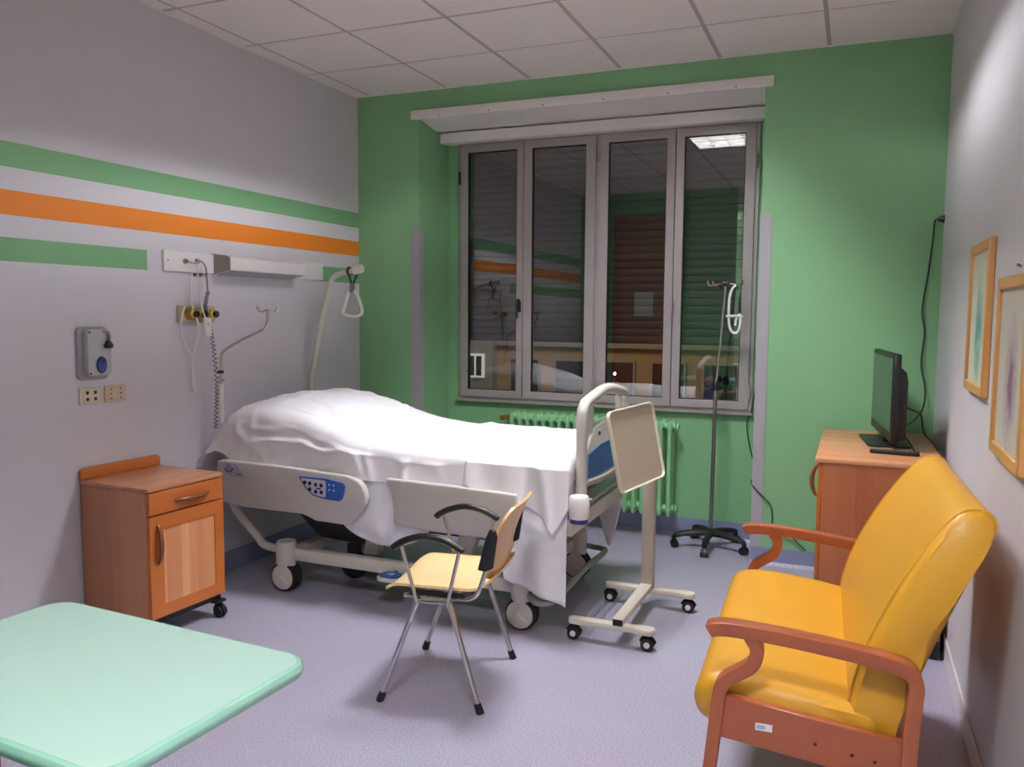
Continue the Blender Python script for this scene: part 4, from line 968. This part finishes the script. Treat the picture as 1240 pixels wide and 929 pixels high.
# ================================================================== PICTURES on the right wall
def picture(y0, y1, z0, z1, label, colour_a, colour_b, colour_c, seed):
    t = thing('picture', label, 'picture', (W, (y0+y1)/2, (z0+z1)/2)); fw = 0.035; d = 0.022
    for a, b in (((W-d, y0, z0), (W, y0+fw, z1)), ((W-d, y1-fw, z0), (W, y1, z1))): bx(a, b).build('frame_stile', M_frame, t, bevel=0.003, seg=1)
    for a, b in (((W-d, y0+fw, z0), (W, y1-fw, z0+fw)), ((W-d, y0+fw, z1-fw), (W, y1-fw, z1))): bx(a, b).build('frame_rail', M_framey, t, bevel=0.003, seg=1)
    m, N, L, B = newmat('watercolour_print_%d' % seed)
    tc = N.new('ShaderNodeTexCoord'); mp = N.new('ShaderNodeMapping'); mp.inputs['Location'].default_value = (seed, seed*2, seed)
    L.new(tc.outputs['Object'], mp.inputs['Vector'])
    gr = N.new('ShaderNodeTexGradient'); gr.gradient_type = 'SPHERICAL'
    g2 = N.new('ShaderNodeMapping'); g2.inputs['Scale'].default_value = (1, 7.5, 3.8); g2.inputs['Location'].default_value = (0, 0.05, 0.15); L.new(tc.outputs['Object'], g2.inputs['Vector']); L.new(g2.outputs[0], gr.inputs[0])
    nz = N.new('ShaderNodeTexNoise'); nz.inputs['Scale'].default_value = 14; nz.inputs['Detail'].default_value = 5; L.new(mp.outputs[0], nz.inputs['Vector'])
    mu = N.new('ShaderNodeMath'); mu.operation = 'MULTIPLY'; L.new(gr.outputs['Fac'], mu.inputs[0]); L.new(nz.outputs['Fac'], mu.inputs[1])
    rp = N.new('ShaderNodeValToRGB'); e = rp.color_ramp.elements
    e[0].position = 0.08; e[0].color = srgb(*colour_a); e[1].position = 0.42; e[1].color = srgb(*colour_c); x = e.new(0.24); x.color = srgb(*colour_b)
    L.new(mu.outputs[0], rp.inputs['Fac']); L.new(rp.outputs['Color'], B.inputs['Base Color']); B.inputs['Roughness'].default_value = 0.7
    bx((W-0.012, y0+fw, z0+fw), (W-0.006, y1-fw, z1-fw)).build('print', m, t, smooth=0)
    return t
picture(-1.905, -1.42, 1.222, 1.764, 'narrow wooden framed green print on the right wall above the armchair', (196, 200, 178), (150, 180, 160), (96, 150, 136), 1)
picture(-2.62, -2.128, 1.082, 1.615, 'wooden framed mauve print at the right edge of the photo', (188, 184, 170), (170, 154, 156), (126, 100, 118), 2)
MB().tube([(W, -2.375, 1.64), (W-0.012, -2.375, 1.645)], 0.004, 6).build('nail', M_steel, None); tag(bpy.data.objects['nail'], 'small nail in the right wall above the mauve print', 'nail')

# ================================================================== LEFT WALL FITTINGS
hl = thing('bed_head_lamp', 'white bed head lamp box on its wall plate over the bed', 'wall lamp', (0, -1.15, 1.70))
bx((0, -1.825, 1.702), (0.018, -1.470, 1.808)).build('socket_plate', M_white, hl, bevel=0.003)
bx((0, -0.80, 1.705), (0.020, -0.462, 1.815)).build('end_plate', M_white, hl, bevel=0.003)
MB().prism([(0.0, 1.698), (0.0, 1.812), (0.105, 1.800), (0.128, 1.790), (0.128, 1.722)], 'y', -1.466, -0.785).build('lamp_box', M_white, hl, bevel=0.004)
MB().prism([(-0.0, 1.697), (-0.0, 1.8125), (0.105, 1.8005), (0.1282, 1.7905), (0.1282, 1.7215)], 'y', -1.472, -1.464).build('end_cap', M_beige, hl, smooth=0)
MB().add([(0.012, -1.44, 1.6985), (0.120, -1.44, 1.7190), (0.120, -0.82, 1.7190), (0.012, -0.82, 1.6985), (0.012, -1.44, 1.6945), (0.120, -1.44, 1.7150), (0.120, -0.82, 1.7150), (0.012, -0.82, 1.6945)],
         [(0,1,2,3), (4,7,6,5), (0,4,5,1), (1,5,6,2), (2,6,7,3), (3,7,4,0)]).build('diffuser', plain('grey_diffuser', (140, 142, 150), 0.3), hl, smooth=0)
for y, z in ((-1.60, 1.690), (-1.555, 1.692), (-1.515, 1.694)): MB().lathe([(0.010, 0), (0.010, 0.008)], (0.0, y, z), 'x', 10).build('screw_cap', M_steel, hl)
MB().lathe([(0.004, 0.017), (0.004, 0.020)], (0, -1.80, 1.755), 'x', 8).build('screw', M_black, hl)
for y, z in ((-1.685, 1.758), (-1.60, 1.762)): MB().lathe([(0.014, 0.016), (0.013, 0.030), (0.007, 0.040)], (0, y, z), 'x', 12).build('cable_socket', M_steel, hl)
# coiled call cable
co = thing('coiled_cable', 'grey coiled cable hanging from the bed head plate down to the drip rod', 'cable', (0.04, -1.55, 1.40))
MB().tube(smoothpath([(0.032, -1.685, 1.758), (0.05, -1.645, 1.750), (0.055, -1.61, 1.762), (0.055, -1.575, 1.735), (0.045, -1.555, 1.66), (0.045, -1.552, 1.60)], 6), 0.005, 8).build('lead', M_steel, co)
path = smoothpath([(0.045, -1.552, 1.60), (0.05, -1.575, 1.53), (0.06, -1.578, 1.47), (0.07, -1.56, 1.38), (0.08, -1.55, 1.25), (0.095, -1.553, 1.10), (0.10, -1.565, 0.98), (0.095, -1.57, 0.86)], 60)
cp = [(p.x+0.0095*math.cos(i*0.62), p.y+0.0095*math.sin(i*0.62), p.z) for i, p in enumerate(path)]
MB().tube(cp, 0.0032, 5).build('coil', plain('grey_coil_cable', (120, 118, 126), 0.5), co)
# gas outlets
gp = thing('gas_outlet_panel', 'beige gas outlet panel with black and yellow valves under the lamp plate', 'gas outlet', (0, -1.59, 1.48))
bx((0, -1.735, 1.435), (0.020, -1.475, 1.525)).build('plate', plain('beige_panel', (186, 172, 146), 0.45), gp, bevel=0.004)
for y, m_, n_ in ((-1.665, M_black, 'black_valve'), (-1.605, M_black, 'black_valve'), (-1.520, plain('yellow_valve', (206, 170, 60), 0.4), 'yellow_valve')):
    v = MB().lathe([(0.034, 0.018), (0.034, 0.030), (0.028, 0.040), (0.028, 0.058), (0.02, 0.064)], (0, y, 1.480), 'x', 18).build('valve', M_brass if n_ == 'black_valve' else m_, gp)
    MB().lathe([(0.018, 0.060), (0.018, 0.078), (0.012, 0.082)], (0, y, 1.480), 'x', 14).build('valve_core', M_black, v)
hs = thing('call_handset', 'white nurse call handset hanging in front of the gas outlets', 'handset', (0.10, -1.615, 1.41))
bx((0.088, -1.640, 1.362), (0.106, -1.592, 1.462)).build('body', M_white, hs, bevel=0.006)
MB().lathe([(0.010, 0.104), (0.009, 0.110)], (0, -1.616, 1.425), 'x', 10).build('button', M_cream, hs)
MB().tube(smoothpath([(0.098, -1.625, 1.455), (0.09, -1.64, 1.50), (0.06, -1.635, 1.62), (0.035, -1.612, 1.75)], 6), 0.004, 7).build('cord', M_white, hs)
tag(MB().tube(smoothpath([(0.025, -1.700, 1.525), (0.035, -1.735, 1.46), (0.035, -1.738, 1.39), (0.035, -1.712, 1.32), (0.03, -1.665, 1.24), (0.025, -1.648, 1.12), (0.022, -1.640, 1.06), (0.020, -1.668, 1.065)], 6), 0.005, 7).build('hanging_tube', M_white), 'thin white tube hanging from the left end of the gas outlet panel', 'tube')
tag(MB().tube(smoothpath([(0.032, -1.655, 1.70), (0.030, -1.658, 1.55), (0.075, -1.655, 1.40), (0.04, -1.668, 1.25), (0.040, -1.672, 1.14), (0.040, -1.672, 1.09)], 6), 0.0045, 7).build('hanging_tube', M_white), 'thin white tube hanging straight down from the bed head plate', 'tube')
# suction or oxygen holder
oh = thing('wall_dispenser', 'grey wall box with a black hook and a blue oval above the sockets', 'wall box', (0, -2.27, 1.29))
MB().prism(rrect(0.165, 0.245, 0.022, 4, -2.270, 1.296), 'x', 0.0, 0.018).build('back_plate', plain('mid_grey_plastic', (150, 148, 154), 0.45), oh, bevel=0.004)
MB().prism(rrect(0.130, 0.215, 0.018, 4, -2.262, 1.300), 'x', 0.018, 0.052).build('cover', plain('light_grey_plastic', (182, 180, 184), 0.4), oh, bevel=0.005)
MB().prism([(-2.258+0.026*math.cos(a), 1.243+0.040*math.sin(a)) for a in [2*PI*k/20 for k in range(20)]], 'x', 0.050, 0.062).build('blue_oval', M_darkblue, oh, bevel=0.003)
MB().tube(smoothpath([(0.045, -2.245, 1.398), (0.06, -2.222, 1.392), (0.062, -2.215, 1.365), (0.060, -2.222, 1.345)], 4), 0.007, 8).build('hook_tube', M_steel, oh)
MB().lathe([(0.008, 0.02), (0.014, 0.012), (0.022, 0.0), (0.020, -0.014), (0.006, -0.018)], (0.062, -2.222, 1.336), n=12).build('hook', M_black, oh)
for z in (1.395, 1.205): MB().lathe([(0.005, 0.05), (0.005, 0.054)], (0, -2.316, z), 'x', 8).build('screw', M_black, oh)
def socket_plate(y0, y1, z0, z1, label, m_, holes, hr):
    t = thing('wall_socket', label, 'socket', (0, (y0+y1)/2, (z0+z1)/2))
    bx((0, y0, z0), (0.010, y1, z1)).build('plate', m_, t, bevel=0.003)
    bx((0.009, y0+0.018, z0+0.012), (0.0125, y1-0.018, z1-0.012)).build('insert', m_, t, bevel=0.001, seg=1)
    for y, z in holes: MB().lathe([(hr, 0.012), (hr, 0.0135)], (0, y, z), 'x', 10).build('hole', M_black, t)
socket_plate(-2.344, -2.226, 1.060, 1.136, 'cream socket plate with four round black outlets on the left wall', plain('cream_socket', (216, 204, 180), 0.4), [(y, z) for y in (-2.305, -2.262) for z in (1.083, 1.113)], 0.0085)
socket_plate(-2.204, -2.083, 1.058, 1.137, 'beige double power socket right of the cream outlet plate', plain('beige_socket', (208, 182, 158), 0.4), [(y, z) for y in (-2.172, -2.118) for z in (1.075, 1.098, 1.120)], 0.0042)
